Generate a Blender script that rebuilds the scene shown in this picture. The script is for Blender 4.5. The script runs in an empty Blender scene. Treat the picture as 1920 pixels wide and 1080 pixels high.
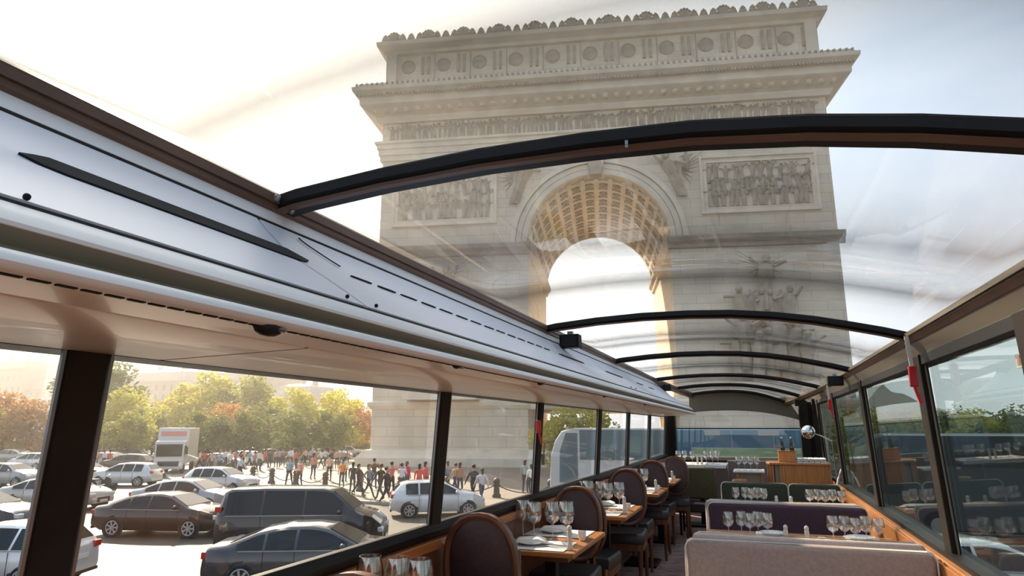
import bpy, math, random
from mathutils import Vector, Matrix
R = math.radians
random.seed(7)
SC = bpy.context.scene
COL = SC.collection
CZ = 3.8            # eye height above the square
HAZE = .0016
FLZ = -1.42         # deck floor, relative to the eye

# ------------------------------------------------------------------ camera
F = 1213.0
TH = math.atan(260/F); PSI = math.atan(455/math.hypot(F, 260))
cam = bpy.data.cameras.new('camera'); camo = bpy.data.objects.new('camera', cam); COL.objects.link(camo)
cam.sensor_width = 36; cam.lens = F/1920*36; cam.clip_start = .05; cam.clip_end = 3000
camo.location = (0, 0, CZ)
camo.rotation_euler = (math.pi/2+TH, 0, PSI)
SC.camera = camo
FW = Vector((-math.sin(PSI)*math.cos(TH), math.cos(PSI)*math.cos(TH), math.sin(TH)))
RT = Vector((math.cos(PSI), math.sin(PSI), 0)); UP = RT.cross(FW)
def ground(u, v, z=0.0):
    """point on the horizontal plane z that the photograph shows at pixel u, v"""
    d = FW*F + RT*(u-960) + UP*(540-v)
    t = (z-CZ)/d.z
    return Vector((d.x*t, d.y*t, z))

# ------------------------------------------------------------------ sky and sun
SUN_AZ, SUN_EL = R(-50), R(34)
SD = Vector((math.sin(SUN_AZ)*math.cos(SUN_EL), math.cos(SUN_AZ)*math.cos(SUN_EL), math.sin(SUN_EL)))
wd = bpy.data.worlds.new('sky'); SC.world = wd; wd.use_nodes = True
nt = wd.node_tree; nt.nodes.clear(); N = nt.nodes.new; L = nt.links.new
tc = N('ShaderNodeTexCoord')
dot = N('ShaderNodeVectorMath'); dot.operation = 'DOT_PRODUCT'; dot.inputs[1].default_value = SD
nrm = N('ShaderNodeVectorMath'); nrm.operation = 'NORMALIZE'
L(tc.outputs['Generated'], nrm.inputs[0]); L(nrm.outputs[0], dot.inputs[0])
cr = N('ShaderNodeValToRGB'); L(dot.outputs['Value'], cr.inputs[0])
e = cr.color_ramp.elements
e[0].position = 0.0; e[0].color = (.22, .30, .42, 1)
e[1].position = .985; e[1].color = (1.25, 1.19, 1.08, 1)
a = e.new(.42); a.color = (.27, .365, .50, 1)
a = e.new(.60); a.color = (.42, .53, .66, 1)
a = e.new(.78); a.color = (.80, .83, .85, 1)
a = e.new(.90); a.color = (1.0, .98, .95, 1)
sep = N('ShaderNodeSeparateXYZ'); L(nrm.outputs[0], sep.inputs[0])
hz = N('ShaderNodeMapRange'); L(sep.outputs['Z'], hz.inputs[0])
hz.inputs[1].default_value = 0.0; hz.inputs[2].default_value = .40; hz.inputs[3].default_value = .6; hz.inputs[4].default_value = 0
hm = N('ShaderNodeMixRGB'); L(hz.outputs[0], hm.inputs[0]); L(cr.outputs[0], hm.inputs[1]); hm.inputs[2].default_value = (.80, .81, .80, 1)
no = N('ShaderNodeTexNoise'); no.inputs['Scale'].default_value = 2.6; no.inputs['Detail'].default_value = 6; no.inputs['Distortion'].default_value = .6
mp = N('ShaderNodeMapping'); mp.inputs['Scale'].default_value = (1, 1, 2.8); L(nrm.outputs[0], mp.inputs[0]); L(mp.outputs[0], no.inputs['Vector'])
cl = N('ShaderNodeMapRange'); L(no.outputs[0], cl.inputs[0]); cl.inputs[1].default_value = .47; cl.inputs[2].default_value = .75; cl.inputs[3].default_value = 0; cl.inputs[4].default_value = .28
cm = N('ShaderNodeMixRGB'); L(cl.outputs[0], cm.inputs[0]); L(hm.outputs[0], cm.inputs[1]); cm.inputs[2].default_value = (.92, .91, .90, 1)
bg = N('ShaderNodeBackground'); bg.inputs[1].default_value = 1.0; L(cm.outputs[0], bg.inputs[0])
wo = N('ShaderNodeOutputWorld'); L(bg.outputs[0], wo.inputs[0])
sl = bpy.data.lights.new('sun', 'SUN'); so = bpy.data.objects.new('sun', sl); COL.objects.link(so)
sl.energy = 5.5; sl.color = (1, .84, .64); sl.angle = R(1.2)
so.rotation_euler = (-SD).to_track_quat('-Z', 'Y').to_euler(); so.location = (0, 0, 60)
vs = SC.view_settings; vs.view_transform = 'Standard'; vs.look = 'None'; vs.exposure = 1.0; vs.gamma = 1; vs.use_curve_mapping = False
SC.cycles.max_bounces = 8; SC.cycles.transparent_max_bounces = 24; SC.cycles.glossy_bounces = 3
SC.cycles.caustics_reflective = False; SC.cycles.caustics_refractive = False; SC.cycles.sample_clamp_indirect = 4

# ------------------------------------------------------------------ materials
def mat(name, col, rough=.5, metal=0.0, ns=0, na=.15, bump=0, spec=.5, objcol=False, coat=0, col2=None, stretch=None, randval=0):
    m = bpy.data.materials.new(name); m.use_nodes = True
    t = m.node_tree; b = t.nodes['Principled BSDF']
    b.inputs['Roughness'].default_value = rough; b.inputs['Metallic'].default_value = metal
    b.inputs['Specular IOR Level'].default_value = spec; b.inputs['Coat Weight'].default_value = coat
    c4 = (*col, 1); m.diffuse_color = c4
    b.inputs['Base Color'].default_value = c4
    src = None
    if objcol:
        oi = t.nodes.new('ShaderNodeObjectInfo'); src = oi.outputs['Color']
    if ns:
        tc = t.nodes.new('ShaderNodeTexCoord'); n = t.nodes.new('ShaderNodeTexNoise')
        n.inputs['Scale'].default_value = ns; n.inputs['Detail'].default_value = 5
        v = tc.outputs['Object']
        if stretch:
            mpn = t.nodes.new('ShaderNodeMapping'); mpn.inputs['Scale'].default_value = stretch; t.links.new(v, mpn.inputs[0]); v = mpn.outputs[0]
        t.links.new(v, n.inputs['Vector'])
        mx = t.nodes.new('ShaderNodeMixRGB'); rg = t.nodes.new('ShaderNodeMapRange')
        rg.inputs[1].default_value = .3; rg.inputs[2].default_value = .7
        t.links.new(n.outputs[0], rg.inputs[0]); t.links.new(rg.outputs[0], mx.inputs[0])
        d = col2 or tuple(max(0, k*(1-na)) for k in col); u = col if col2 else tuple(k*(1+na) for k in col)
        mx.inputs[1].default_value = (*d, 1); mx.inputs[2].default_value = (*u, 1)
        if objcol:
            mm = t.nodes.new('ShaderNodeMixRGB'); mm.blend_type = 'MULTIPLY'; mm.inputs[0].default_value = 1
            t.links.new(src, mm.inputs[1]); t.links.new(mx.outputs[0], mm.inputs[2]); src = mm.outputs[0]
        else: src = mx.outputs[0]
        if bump:
            bp = t.nodes.new('ShaderNodeBump'); bp.inputs['Strength'].default_value = bump
            t.links.new(n.outputs[0], bp.inputs['Height']); t.links.new(bp.outputs[0], b.inputs['Normal'])
    if randval:
        oi = t.nodes.new('ShaderNodeObjectInfo'); hs = t.nodes.new('ShaderNodeHueSaturation'); rr = t.nodes.new('ShaderNodeMapRange')
        rr.inputs[3].default_value = 1-randval; rr.inputs[4].default_value = 1+randval
        t.links.new(oi.outputs['Random'], rr.inputs[0]); t.links.new(rr.outputs[0], hs.inputs['Value'])
        if src: t.links.new(src, hs.inputs['Color'])
        else: hs.inputs['Color'].default_value = c4
        src = hs.outputs[0]
    if src: t.links.new(src, b.inputs['Base Color'])
    return m
def glassmat(name, tint, k=1.0, base=0.0, rough=0.0, body=None, bodyf=0.0):
    """thin glass: tinted see-through plus mirror reflection by angle"""
    m = bpy.data.materials.new(name); m.use_nodes = True; t = m.node_tree; t.nodes.clear()
    N = t.nodes.new
    o = N('ShaderNodeOutputMaterial'); mx = N('ShaderNodeMixShader'); tr = N('ShaderNodeBsdfTransparent'); g = N('ShaderNodeBsdfGlossy')
    tr.inputs[0].default_value = (*tint, 1); g.inputs['Roughness'].default_value = rough
    lw = N('ShaderNodeLayerWeight'); lw.inputs[0].default_value = .5   # Schlick reflection, the same from both faces
    pw = N('ShaderNodeMath'); pw.operation = 'POWER'; pw.inputs[1].default_value = 5; t.links.new(lw.outputs['Facing'], pw.inputs[0])
    fr = N('ShaderNodeMath'); fr.operation = 'MULTIPLY_ADD'; fr.inputs[1].default_value = .55; fr.inputs[2].default_value = .035; t.links.new(pw.outputs[0], fr.inputs[0])
    ma = N('ShaderNodeMath'); ma.operation = 'MULTIPLY_ADD'; ma.inputs[1].default_value = k; ma.inputs[2].default_value = base; ma.use_clamp = True
    t.links.new(fr.outputs[0], ma.inputs[0]); t.links.new(ma.outputs[0], mx.inputs[0])
    s = tr.outputs[0]
    if body:
        df = N('ShaderNodeBsdfDiffuse'); df.inputs[0].default_value = (*body, 1); m2 = N('ShaderNodeMixShader'); m2.inputs[0].default_value = bodyf
        t.links.new(s, m2.inputs[1]); t.links.new(df.outputs[0], m2.inputs[2]); s = m2.outputs[0]
    t.links.new(s, mx.inputs[1]); t.links.new(g.outputs[0], mx.inputs[2]); t.links.new(mx.outputs[0], o.inputs[0])
    return m
def stonemat(name, col, bw, bh, mortar=.75):
    m = mat(name, col, .85, ns=.35, na=.14)
    t = m.node_tree; b = t.nodes['Principled BSDF']; base = b.inputs['Base Color'].links[0].from_socket
    tc = t.nodes.new('ShaderNodeTexCoord'); sp = t.nodes.new('ShaderNodeSeparateXYZ'); cb = t.nodes.new('ShaderNodeCombineXYZ'); ad = t.nodes.new('ShaderNodeMath')
    t.links.new(tc.outputs['Object'], sp.inputs[0]); t.links.new(sp.outputs[0], ad.inputs[0]); t.links.new(sp.outputs[1], ad.inputs[1])
    t.links.new(ad.outputs[0], cb.inputs[0]); t.links.new(sp.outputs[2], cb.inputs[1])
    br = t.nodes.new('ShaderNodeTexBrick'); br.inputs['Scale'].default_value = 1; br.inputs['Brick Width'].default_value = bw; br.inputs['Row Height'].default_value = bh
    br.inputs['Mortar Size'].default_value = .035; br.inputs['Color1'].default_value = (1, 1, 1, 1); br.inputs['Color2'].default_value = (.93, .93, .92, 1); br.inputs['Mortar'].default_value = (mortar,)*3+(1,)
    t.links.new(cb.outputs[0], br.inputs['Vector'])
    mm = t.nodes.new('ShaderNodeMixRGB'); mm.blend_type = 'MULTIPLY'; mm.inputs[0].default_value = 1
    t.links.new(base, mm.inputs[1]); t.links.new(br.outputs['Color'], mm.inputs[2]); t.links.new(mm.outputs[0], b.inputs['Base Color'])
    return m
M = dict(
 silver=mat('silver_paint', (.80, .81, .87), .36, .15, ns=1.5, na=.03),
 white_trim=mat('white_trim', (.85, .83, .80), .4, ns=2, na=.03),
 taupe=mat('taupe_groove', (.30, .25, .18), .55, ns=2, na=.08),
 tan=mat('tan_laminate', (.86, .73, .60), .33, ns=1.2, na=.05, coat=.15),
 tan2=mat('tan_rail', (.15, .122, .085), .42, ns=2, na=.08),
 black=mat('black_metal', (.009, .008, .007), .5, ns=4, na=.3, spec=.25),
 bronze=mat('bronze_rail', (.15, .09, .06), .42, .0, ns=3, na=.2, spec=.3),
 post=mat('dark_post', (.022, .016, .012), .6, ns=3, na=.3, spec=.15),
 rubber=mat('rubber', (.01, .01, .01), .7),
 slot=mat('slot_dark', (.006, .006, .006), .9),
 screw=mat('screw_steel', (.25, .25, .26), .35, .8),
 wood=mat('orange_wood', (.50, .21, .065), .38, ns=3, col2=(.36, .135, .04), stretch=(9, .7, 9), coat=.3),
 woodv=mat('slatted_wood', (.62, .26, .08), .4, ns=5, col2=(.46, .165, .045), stretch=(9, 9, .6), randval=.12),
 darkwood=mat('chair_wood', (.14, .055, .028), .35, ns=5, na=.25, stretch=(4, 4, 1)),
 leather=mat('plum_leather', (.060, .030, .034), .48, ns=60, na=.15, bump=.08),
 seatleather=mat('black_leather', (.028, .024, .024), .38, ns=60, na=.15, bump=.08),
 olive=mat('olive_velvet', (.105, .088, .035), .8, ns=40, na=.15, bump=.05),
 green=mat('green_velvet', (.05, .062, .035), .8, ns=40, na=.15, bump=.05),
 plum=mat('plum_velvet', (.075, .038, .06), .75, ns=40, na=.12, bump=.05),
 taupefab=mat('taupe_fabric', (.44, .34, .29), .75, ns=50, na=.1, bump=.05),
 greyfab=mat('grey_panel', (.20, .16, .15), .8, ns=50, na=.08),
 piping=mat('pale_piping', (.82, .76, .68), .6),
 headertrim=mat('header_trim', (.14, .125, .085), .6), carpet=mat('patterned_carpet', (.36, .24, .20), .95, ns=9, col2=(.17, .11, .09), bump=.2),
 cloth=mat('white_linen', (.8, .78, .75), .8, ns=25, na=.03, bump=.05),
 china=mat('white_china', (.85, .84, .82), .15, coat=.5),
 steel=mat('steel', (.65, .65, .66), .18, .95),
 chrome=mat('chrome', (.8, .8, .8), .05, 1),
 red=mat('red_plastic', (.62, .012, .02), .35),
 mill=mat('pale_mill', (.72, .66, .58), .3),
 glassbottle=mat('dark_bottle', (.015, .02, .012), .08, coat=1),
 roofglass=glassmat('roof_glass', (.965, .97, .965), 1.15, .012),
 sideglass=glassmat('side_glass', (.97, .965, .95), .8, .0),
 tintglass=glassmat('tinted_glass', (.74, .80, .77), 1.0, .015),
 screenglass=glassmat('screen_glass', (.93, .94, .93), 1.0, .0),
 filmglass=glassmat('blue_film_glass', (.62, .76, .86), 1.4, .02),
 wine=glassmat('wine_glass', (.96, .96, .95), 2.8, .12),
 sticker=mat('red_sticker', (.75, .30, .25), .6), stickw=mat('white_sticker', (.8, .8, .78), .6),
 asphalt=mat('asphalt', (.092, .078, .062), .6, ns=.6, na=.22, bump=.05, spec=.4),
 paving=mat('paving', (.29, .24, .19), .7, ns=.8, na=.1),
 kerb=mat('kerb_stone', (.42, .38, .33), .7, ns=3, na=.1),
 linepaint=mat('road_paint', (.75, .73, .68), .6),
 stone=stonemat('arch_stone', (.80, .69, .54), 2.6, .95),
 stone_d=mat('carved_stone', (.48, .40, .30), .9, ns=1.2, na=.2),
 stone_p=mat('cornice_stone', (.80, .695, .55), .85, ns=.6, na=.12),
 tyre=mat('tyre', (.02, .02, .02), .8), rim=mat('alloy_rim', (.5, .5, .5), .3, .8),
 paint=mat('car_paint', (1, 1, 1), .25, .25, objcol=True, coat=1, ns=0),
 carglass=mat('car_glass', (.015, .018, .018), .08, spec=.5),
 carblack=mat('car_black_trim', (.02, .02, .02), .5), tail=mat('tail_lamp', (.55, .02, .02), .2, coat=1),
 headl=mat('head_lamp', (.7, .72, .75), .12, .3, coat=1), plate=mat('number_plate', (.75, .74, .7), .5),
 coachglass=mat('coach_glass', (.14, .21, .23), .25, ns=.5, na=.2, spec=.5), coachwhite=mat('coach_white', (.72, .71, .69), .35, coat=.6),
 coachgreen=mat('coach_graphic', (.85, .66, .28), .5, ns=.5, col2=(.34, .36, .12), stretch=(.3, 1, 3)),
 skin=mat('skin', (.50, .30, .21), .6), hair=mat('hair', (.035, .022, .016), .7), top=mat('clothing_top', (1, 1, 1), .85, objcol=True, ns=8, na=.1),
 trous=mat('trousers', (.05, .055, .08), .85, randval=.9), shoe=mat('shoe', (.03, .025, .02), .6),
 bark=mat('bark', (.12, .085, .06), .9, ns=3, na=.3), building=mat('pale_facade', (.40, .33, .29), .85, ns=.2, na=.06), bwin=mat('facade_window', (.18, .15, .14), .6),
 zinc=mat('zinc_roof', (.30, .27, .26), .5, ns=.3, na=.1), bollard=mat('bollard_iron', (.10, .075, .05), .5, ns=4, na=.2),
 hill=mat('hazy_hill', (.11, .15, .16), 1, ns=.06, col2=(.07, .10, .10)),
)
def leafmat(name, c1, c2):
    m = mat(name, c1, .6, ns=.9, col2=c2, randval=.18)
    m.node_tree.nodes['Principled BSDF'].inputs['Transmission Weight'].default_value = 0
    t = m.node_tree; b = t.nodes['Principled BSDF']; o = [n for n in t.nodes if n.type == 'OUTPUT_MATERIAL'][0]
    tl = t.nodes.new('ShaderNodeBsdfTranslucent'); mx = t.nodes.new('ShaderNodeMixShader'); mx.inputs[0].default_value = .5
    t.links.new(b.inputs['Base Color'].links[0].from_socket, tl.inputs[0])
    t.links.new(b.outputs[0], mx.inputs[1]); t.links.new(tl.outputs[0], mx.inputs[2]); t.links.new(mx.outputs[0], o.inputs[0])
    return m
LEAF = [leafmat('leaf_green', (.50, .48, .06), (.26, .28, .04)), leafmat('leaf_yellow', (.68, .61, .09), (.42, .41, .07)), leafmat('leaf_rust', (.66, .34, .10), (.42, .25, .07)), leafmat('leaf_dark', (.27, .29, .07), (.15, .18, .05))]

# ------------------------------------------------------------------ mesh helpers
class MB:
    def __init__(s): s.v = []; s.f = []; s.mi = []; s.m = 0
    def add(s, vs, fs):
        b = len(s.v); s.v += [tuple(p) for p in vs]
        for f in fs: s.f.append(tuple(i+b for i in f)); s.mi.append(s.m)
        return s
    def box(s, x0, x1, y0, y1, z0, z1):
        return s.add([(x0,y0,z0),(x1,y0,z0),(x1,y1,z0),(x0,y1,z0),(x0,y0,z1),(x1,y0,z1),(x1,y1,z1),(x0,y1,z1)],
                     [(0,3,2,1),(4,5,6,7),(0,1,5,4),(1,2,6,5),(2,3,7,6),(3,0,4,7)])
    def loft(s, rings, closed=True, caps=True, loop=False):
        n = len(rings[0]); vs = [p for r in rings for p in r]; fs = []
        R_ = len(rings)
        for i in range(R_ if loop else R_-1):
            a = i*n; b = ((i+1) % R_)*n
            for j in range(n if closed else n-1):
                k = (j+1) % n
                fs.append((a+j, a+k, b+k, b+j))
        if caps and not loop and closed:
            fs.append(tuple(range(n-1, -1, -1))); fs.append(tuple((R_-1)*n+j for j in range(n)))
        return s.add(vs, fs)
    def tube(s, pts, r, n=8, flat=None):
        pts = [Vector(p) for p in pts]; rr = r if isinstance(r, (list, tuple)) else [r]*len(pts); rings = []
        up = None
        for i, p in enumerate(pts):
            d = (pts[min(i+1, len(pts)-1)]-pts[max(i-1, 0)]).normalized()
            if up is None: up = Vector((0, 0, 1)) if abs(d.z) < .9 else Vector((1, 0, 0))
            x = d.cross(up).normalized(); y = x.cross(d).normalized()
            rings.append([p+(x*math.cos(2*math.pi*k/n)+y*math.sin(2*math.pi*k/n))*rr[i] for k in range(n)])
        return s.loft(rings)
    def lathe(s, prof, c=(0, 0, 0), n=16, axis='z', caps=True):
        rings = []
        for r, h in prof:
            ring = []
            for k in range(n):
                a = 2*math.pi*k/n; x, y = r*math.cos(a), r*math.sin(a)
                p = (x, y, h) if axis == 'z' else ((x, -h, y) if axis == 'y' else (h, x, y))
                ring.append((c[0]+p[0], c[1]+p[1], c[2]+p[2]))
            rings.append(ring)
        return s.loft(rings, caps=caps)
    def sphere(s, c, r, n=12, m=8, sz=(1, 1, 1)):
        rings = []
        for i in range(m+1):
            t = math.pi*(i/m)*.996+.006
            rings.append([(c[0]+r*sz[0]*math.sin(t)*math.cos(2*math.pi*k/n), c[1]+r*sz[1]*math.sin(t)*math.sin(2*math.pi*k/n), c[2]-r*sz[2]*math.cos(t)) for k in range(n)])
        return s.loft(rings)
    def prism(s, poly, a0, a1, axis='x'):
        def P(p, a): return (a, p[0], p[1]) if axis == 'x' else ((p[0], a, p[1]) if axis == 'y' else (p[0], p[1], a))
        return s.loft([[P(p, a0) for p in poly], [P(p, a1) for p in poly]])
    def quad(s, *p): return s.add(p, [tuple(range(len(p)))])
    def build(s, name, mt, parent=None, off=None, smooth=None, bevel=0, solid=0, fixn=True):
        me = bpy.data.meshes.new(name); me.from_pydata(s.v, [], s.f)
        mts = mt if isinstance(mt, (list, tuple)) else [mt]
        for m_ in mts: me.materials.append(m_)
        if len(mts) > 1: me.polygons.foreach_set('material_index', s.mi)
        me.update()
        if fixn:
            import bmesh
            bm = bmesh.new(); bm.from_mesh(me); bmesh.ops.recalc_face_normals(bm, faces=bm.faces); bm.to_mesh(me); bm.free()
        if smooth is not None:
            me.shade_smooth(); me.set_sharp_from_angle(angle=R(smooth))
        o = bpy.data.objects.new(name, me); COL.objects.link(o)
        if off: o.location = off
        if parent: o.parent = parent
        if bevel:
            b = o.modifiers.new('bevel', 'BEVEL'); b.width = bevel; b.segments = 2; b.limit_method = 'ANGLE'; b.angle_limit = R(40)
            me.shade_smooth(); me.set_sharp_from_angle(angle=R(50))
        if solid:
            b = o.modifiers.new('solid', 'SOLIDIFY'); b.thickness = solid; b.offset = 0
        return o
def tag(o, label=None, cat=None, group=None, kind=None, name=None):
    if label: o['label'] = label
    if cat: o['category'] = cat
    if group: o['group'] = group
    if kind: o['kind'] = kind
    return o
def empty(name, loc, rz=0, label=None, cat=None, group=None, kind=None):
    o = bpy.data.objects.new(name, None); COL.objects.link(o); o.location = loc; o.rotation_euler = (0, 0, rz); o.empty_display_size = .2
    return tag(o, label, cat, group, kind)
KIDS = {}
def kids(o): return [c for c in o.children]
def copy_tree(o, loc=None, rz=None, parent=None, label=None, group=None, color=None, ch=None):
    c = o.copy(); COL.objects.link(c)
    if parent is not None: c.parent = parent
    if loc is not None: c.location = loc
    if rz is not None: c.rotation_euler = (0, 0, rz)
    if label: c['label'] = label
    if group: c['group'] = group
    if color: c.color = color
    for k in (ch if ch is not None else list(o.children)): copy_tree(k, parent=c, color=color)
    return c
def place(proto, used, loc, rz=0, label=None, cat=None, group=None, color=None, scale=None):
    """first call uses the prototype itself, later ones copy it with its parts"""
    if proto.name in used: o = copy_tree(proto)
    else: used.add(proto.name); o = proto
    o.location = loc; o.rotation_euler = (0, 0, rz)
    if label: o['label'] = label
    if cat: o['category'] = cat
    if group: o['group'] = group
    if scale: o.scale = (scale,)*3 if not isinstance(scale, tuple) else scale
    if color:
        o.color = color
        for k in o.children:
            k.color = color
            for q in k.children: q.color = color
    return o
USED = set()
OFF = (0, 0, CZ)

# ================================================================== BUS SHELL (coordinates relative to the eye, lifted by OFF)
Y0, Y1 = -2.2, 12.0
HP = [(-1.40,.695),(-1.30,.712),(-1.0,.738),(-.68,.752),(-.37,.75),(-.1,.738),(.17,.708),(.40,.668),(.60,.622),(.78,.577),(.93,.532)]   # roof arch seen end on
def hoop_pts(sx=1, cz=0.0):
    cx = -.235
    return [(cx+(x-cx)*sx, z+cz) for x, z in HP]
def railpath(side):
    x, z = (-1.40, .70) if side < 0 else (.93, .535)
    cx = -.235
    out = []
    for y, s_, dz in ((Y0,1,0),(9.8,1,0),(10.6,.93,-.03),(11.3,.80,-.085),(12.0,.62,-.16)):
        out.append((cx+(x-cx)*s_, y, z+dz))
    return out
floor = MB().box(-1.5, 1.04, Y0, 12.1, FLZ-.12, FLZ).build('floor', M['carpet'], off=OFF); tag(floor, kind='structure')
wl = empty('wall_left', (0, 0, 0), kind='structure')
wr = empty('wall_right', (0, 0, 0), kind='structure')
wf = empty('wall_front', (0, 0, 0), kind='structure')
ce = empty('ceiling', (0, 0, 0), kind='structure')
# left wall
MB().box(-1.50, -1.47, Y0, 11.7, FLZ-.1, -.56).build('side_panel', M['wood'], wl, OFF)
MB().box(-1.47, -1.44, Y0, 11.6, FLZ+.02, -.56).build('inner_panel', M['darkwood'], wl, OFF)
MB().box(-1.53, -1.50, Y0, 11.7, -2.9, -.60).build('outer_skin', M['black'], wl, OFF)
MB().prism([(-1.50,-.515),(-1.455,-.515),(-1.44,-.48),(-1.455,-.448),(-1.48,-.445),(-1.50,-.47)], Y0, 11.7, 'y').build('sill_rail', M['black'], wl, OFF, bevel=.004)
MB().box(-1.50, -1.425, Y0, 11.6, -.56, -.515).build('sill_ledge', M['wood'], wl, OFF, bevel=.005)
MB().box(-1.53, -1.415, Y0, 11.7, .165, .26).build('head_rail', M['black'], wl, OFF)
posts = [(1.005,1.105,.07),(2.86,2.97,.06),(4.40,4.52,.06),(6.32,6.45,.06),(7.9,8.05,.06),(9.6,9.78,.06),(11.45,11.75,.1)]
def leftpost(a, b, d):
    m = MB()
    m.add([(-1.485,a,-.50),(-1.455,a,-.50),(-1.455,b,-.50),(-1.485,b,-.50),(-1.435,a,.2),(-1.405,a,.2),(-1.405,b,.2),(-1.435,b,.2)],
          [(0,3,2,1),(4,5,6,7),(0,1,5,4),(1,2,6,5),(2,3,7,6),(3,0,4,7)])
    o = m.build('window_post', M['post'], wl, OFF, bevel=.01)
    g = MB()
    for y in (a-.012, b+.004):
        g.add([(-1.470,y,-.48),(-1.462,y,-.48),(-1.462,y+.008,-.48),(-1.470,y+.008,-.48),(-1.420,y,.19),(-1.412,y,.19),(-1.412,y+.008,.19),(-1.420,y+.008,.19)],
          [(0,3,2,1),(4,5,6,7),(0,1,5,4),(1,2,6,5),(2,3,7,6),(3,0,4,7)])
    g.build('post_gasket', M['screw'], o)
for p in posts: leftpost(*p)
edges = [Y0]+[v for p in posts for v in (p[0], p[1])]
wn = 0
for i in range(0, len(edges)-1, 2):
    a, b = edges[i]+.004, edges[i+1]-.004
    wn += 1
    w = empty('window_%d' % wn, (0, 0, 0), kind='structure')
    MB().add([(-1.512,a,-.47),(-1.512,b,-.47),(-1.468,b,.2),(-1.468,a,.2)], [(0,1,2,3)]).build('pane', M['sideglass'], w, OFF, solid=.006)
# ---- right wall
RZ = -.72
MB().box(1.03, 1.10, Y0, 12.1, -2.9, RZ+.02).build('outer_skin', M['black'], wr, OFF)
MB().box(.985, 1.03, Y0, 12.0, FLZ+.002, RZ-.03).build('side_panel', M['wood'], wr, OFF)
MB().box(.955, 1.06, Y0, 12.0, RZ, RZ+.03).build('sill_rail', M['black'], wr, OFF)
rposts = [(4.43,4.72),(6.72,7.12),(9.1,9.7),(11.3,11.9)]
def rightpost(a, b):
    x0, x1 = 1.0, .955
    o = MB().add([(x0-.02,a,RZ),(x0+.03,a,RZ),(x0+.03,a+.16,RZ),(x0-.02,a+.16,RZ),(x1-.02,a,.42),(x1+.03,a,.42),(x1+.03,a+.16,.42),(x1-.02,a+.16,.42)],
          [(0,3,2,1),(4,5,6,7),(0,1,5,4),(1,2,6,5),(2,3,7,6),(3,0,4,7)]).build('window_post', M['post'], wr, OFF, bevel=.01)
    g = MB()
    for y in (a-.02, a+.165): g.add([(x0+.006,y,RZ),(x0+.014,y,RZ),(x0+.014,y+.010,RZ),(x0+.006,y+.010,RZ),(x1+.006,y,.4),(x1+.014,y,.4),(x1+.014,y+.010,.4),(x1+.006,y+.010,.4)],
          [(0,3,2,1),(4,5,6,7),(0,1,5,4),(1,2,6,5),(2,3,7,6),(3,0,4,7)])
    g.build('post_gasket', M['tan2'], o)
ry = [1.2, 2.75, 4.43, 6.74, 9.15, 11.35]
for y in ry: rightpost(y, y)
re = [Y0]+[v for y in ry for v in (y, y+.16)]+[12.0]
for i in range(0, len(re)-1, 2):
    a, b = re[i]+.004, re[i+1]-.004
    wn += 1
    w = empty('window_%d' % wn, (0, 0, 0), kind='structure')
    MB().add([(1.03,a,RZ+.03),(1.03,b,RZ+.03),(.99,b,.37),(.99,a,.37)], [(0,1,2,3)]).build('pane', M['tintglass'], w, OFF, solid=.006)
# header beams on the right: dark head, tan beam, bronze rail
MB().prism([(.95,.355),(1.04,.355),(1.04,.42),(.95,.42)], Y0, 12.0, 'y').build('window_head', M['black'], wr, OFF, bevel=.006)
MB().prism([(.965,.395),(1.03,.395),(1.0,.52),(.91,.515),(.925,.49),(.955,.42)], Y0, 12.0, 'y').build('tan_beam', M['tan2'], wr, OFF, bevel=.004)
def sweep_rail(prof, path): return [[(x+px, y, z+pz) for px, pz in prof] for x, y, z in path]
MB().loft(sweep_rail([(-.035,-.02),(-.01,-.045),(.045,-.045),(.05,.02),(.0,.03),(-.03,.02)], railpath(1))).build('roof_rail', M['bronze'], ce, OFF, smooth=40)
MB().loft(sweep_rail([(-.045,-.012),(-.036,-.012),(-.036,.012),(-.045,.012)], railpath(1))).build('rail_trim', M['tan2'], ce, OFF)
MB().loft(sweep_rail([(.032,-.03),(.01,-.055),(-.05,-.055),(-.06,.02),(-.0,.042),(.032,.02)], railpath(-1))).build('roof_rail', M['bronze'], ce, OFF, smooth=40)
MB().loft(sweep_rail([(.040,-.012),(.034,-.012),(.034,.016),(.040,.016)], railpath(-1))).build('rail_trim', M['bronze'], ce, OFF)
# roof arches
hoops = [(1.62,1,0,.095),(4.5,1,0,.085),(7.03,1,0,.075),(10.08,1,0,.075),(11.2,.84,-.075,.07),(11.85,.68,-.15,.07)]
def hoop(y, sx, dz, w):
    pts = hoop_pts(sx, dz); rings = []
    n = len(pts)
    for i, (x, z) in enumerate(pts):
        x0, z0 = pts[max(0,i-1)]; x1, z1 = pts[min(n-1,i+1)]
        d = math.hypot(x1-x0, z1-z0); nx, nz = -(z1-z0)/d, (x1-x0)/d
        pr = [(-w/2,-.012),(-w/2+.015,-.03),(w/2-.015,-.03),(w/2,-.012),(w/2,.02),(-w/2,.02)]
        rings.append([(x+nx*b, y+a, z+nz*b) for a, b in pr])
    o = MB().loft(rings).build('roof_arch', M['black'], ce, OFF, smooth=35)
    # bronze-coloured strip along the underside lip
    rings = [[(x, y-w/2-.004, z-.03), (x, y-w/2+.006, z-.036), (x, y-w/2+.03, z-.036), (x, y-w/2+.03, z-.028)] for x, z in pts]
    MB().loft(rings).build('lip', M['bronze'], o)
    if abs(y-1.62) < .1: MB().box(-.2635, -.2555, y-w/2-.003, y-w/2+.002, .708, .728).build('joint_cover', M['screw'], o)
for h in hoops: hoop(*h)
hs = sorted(hoops)
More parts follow.
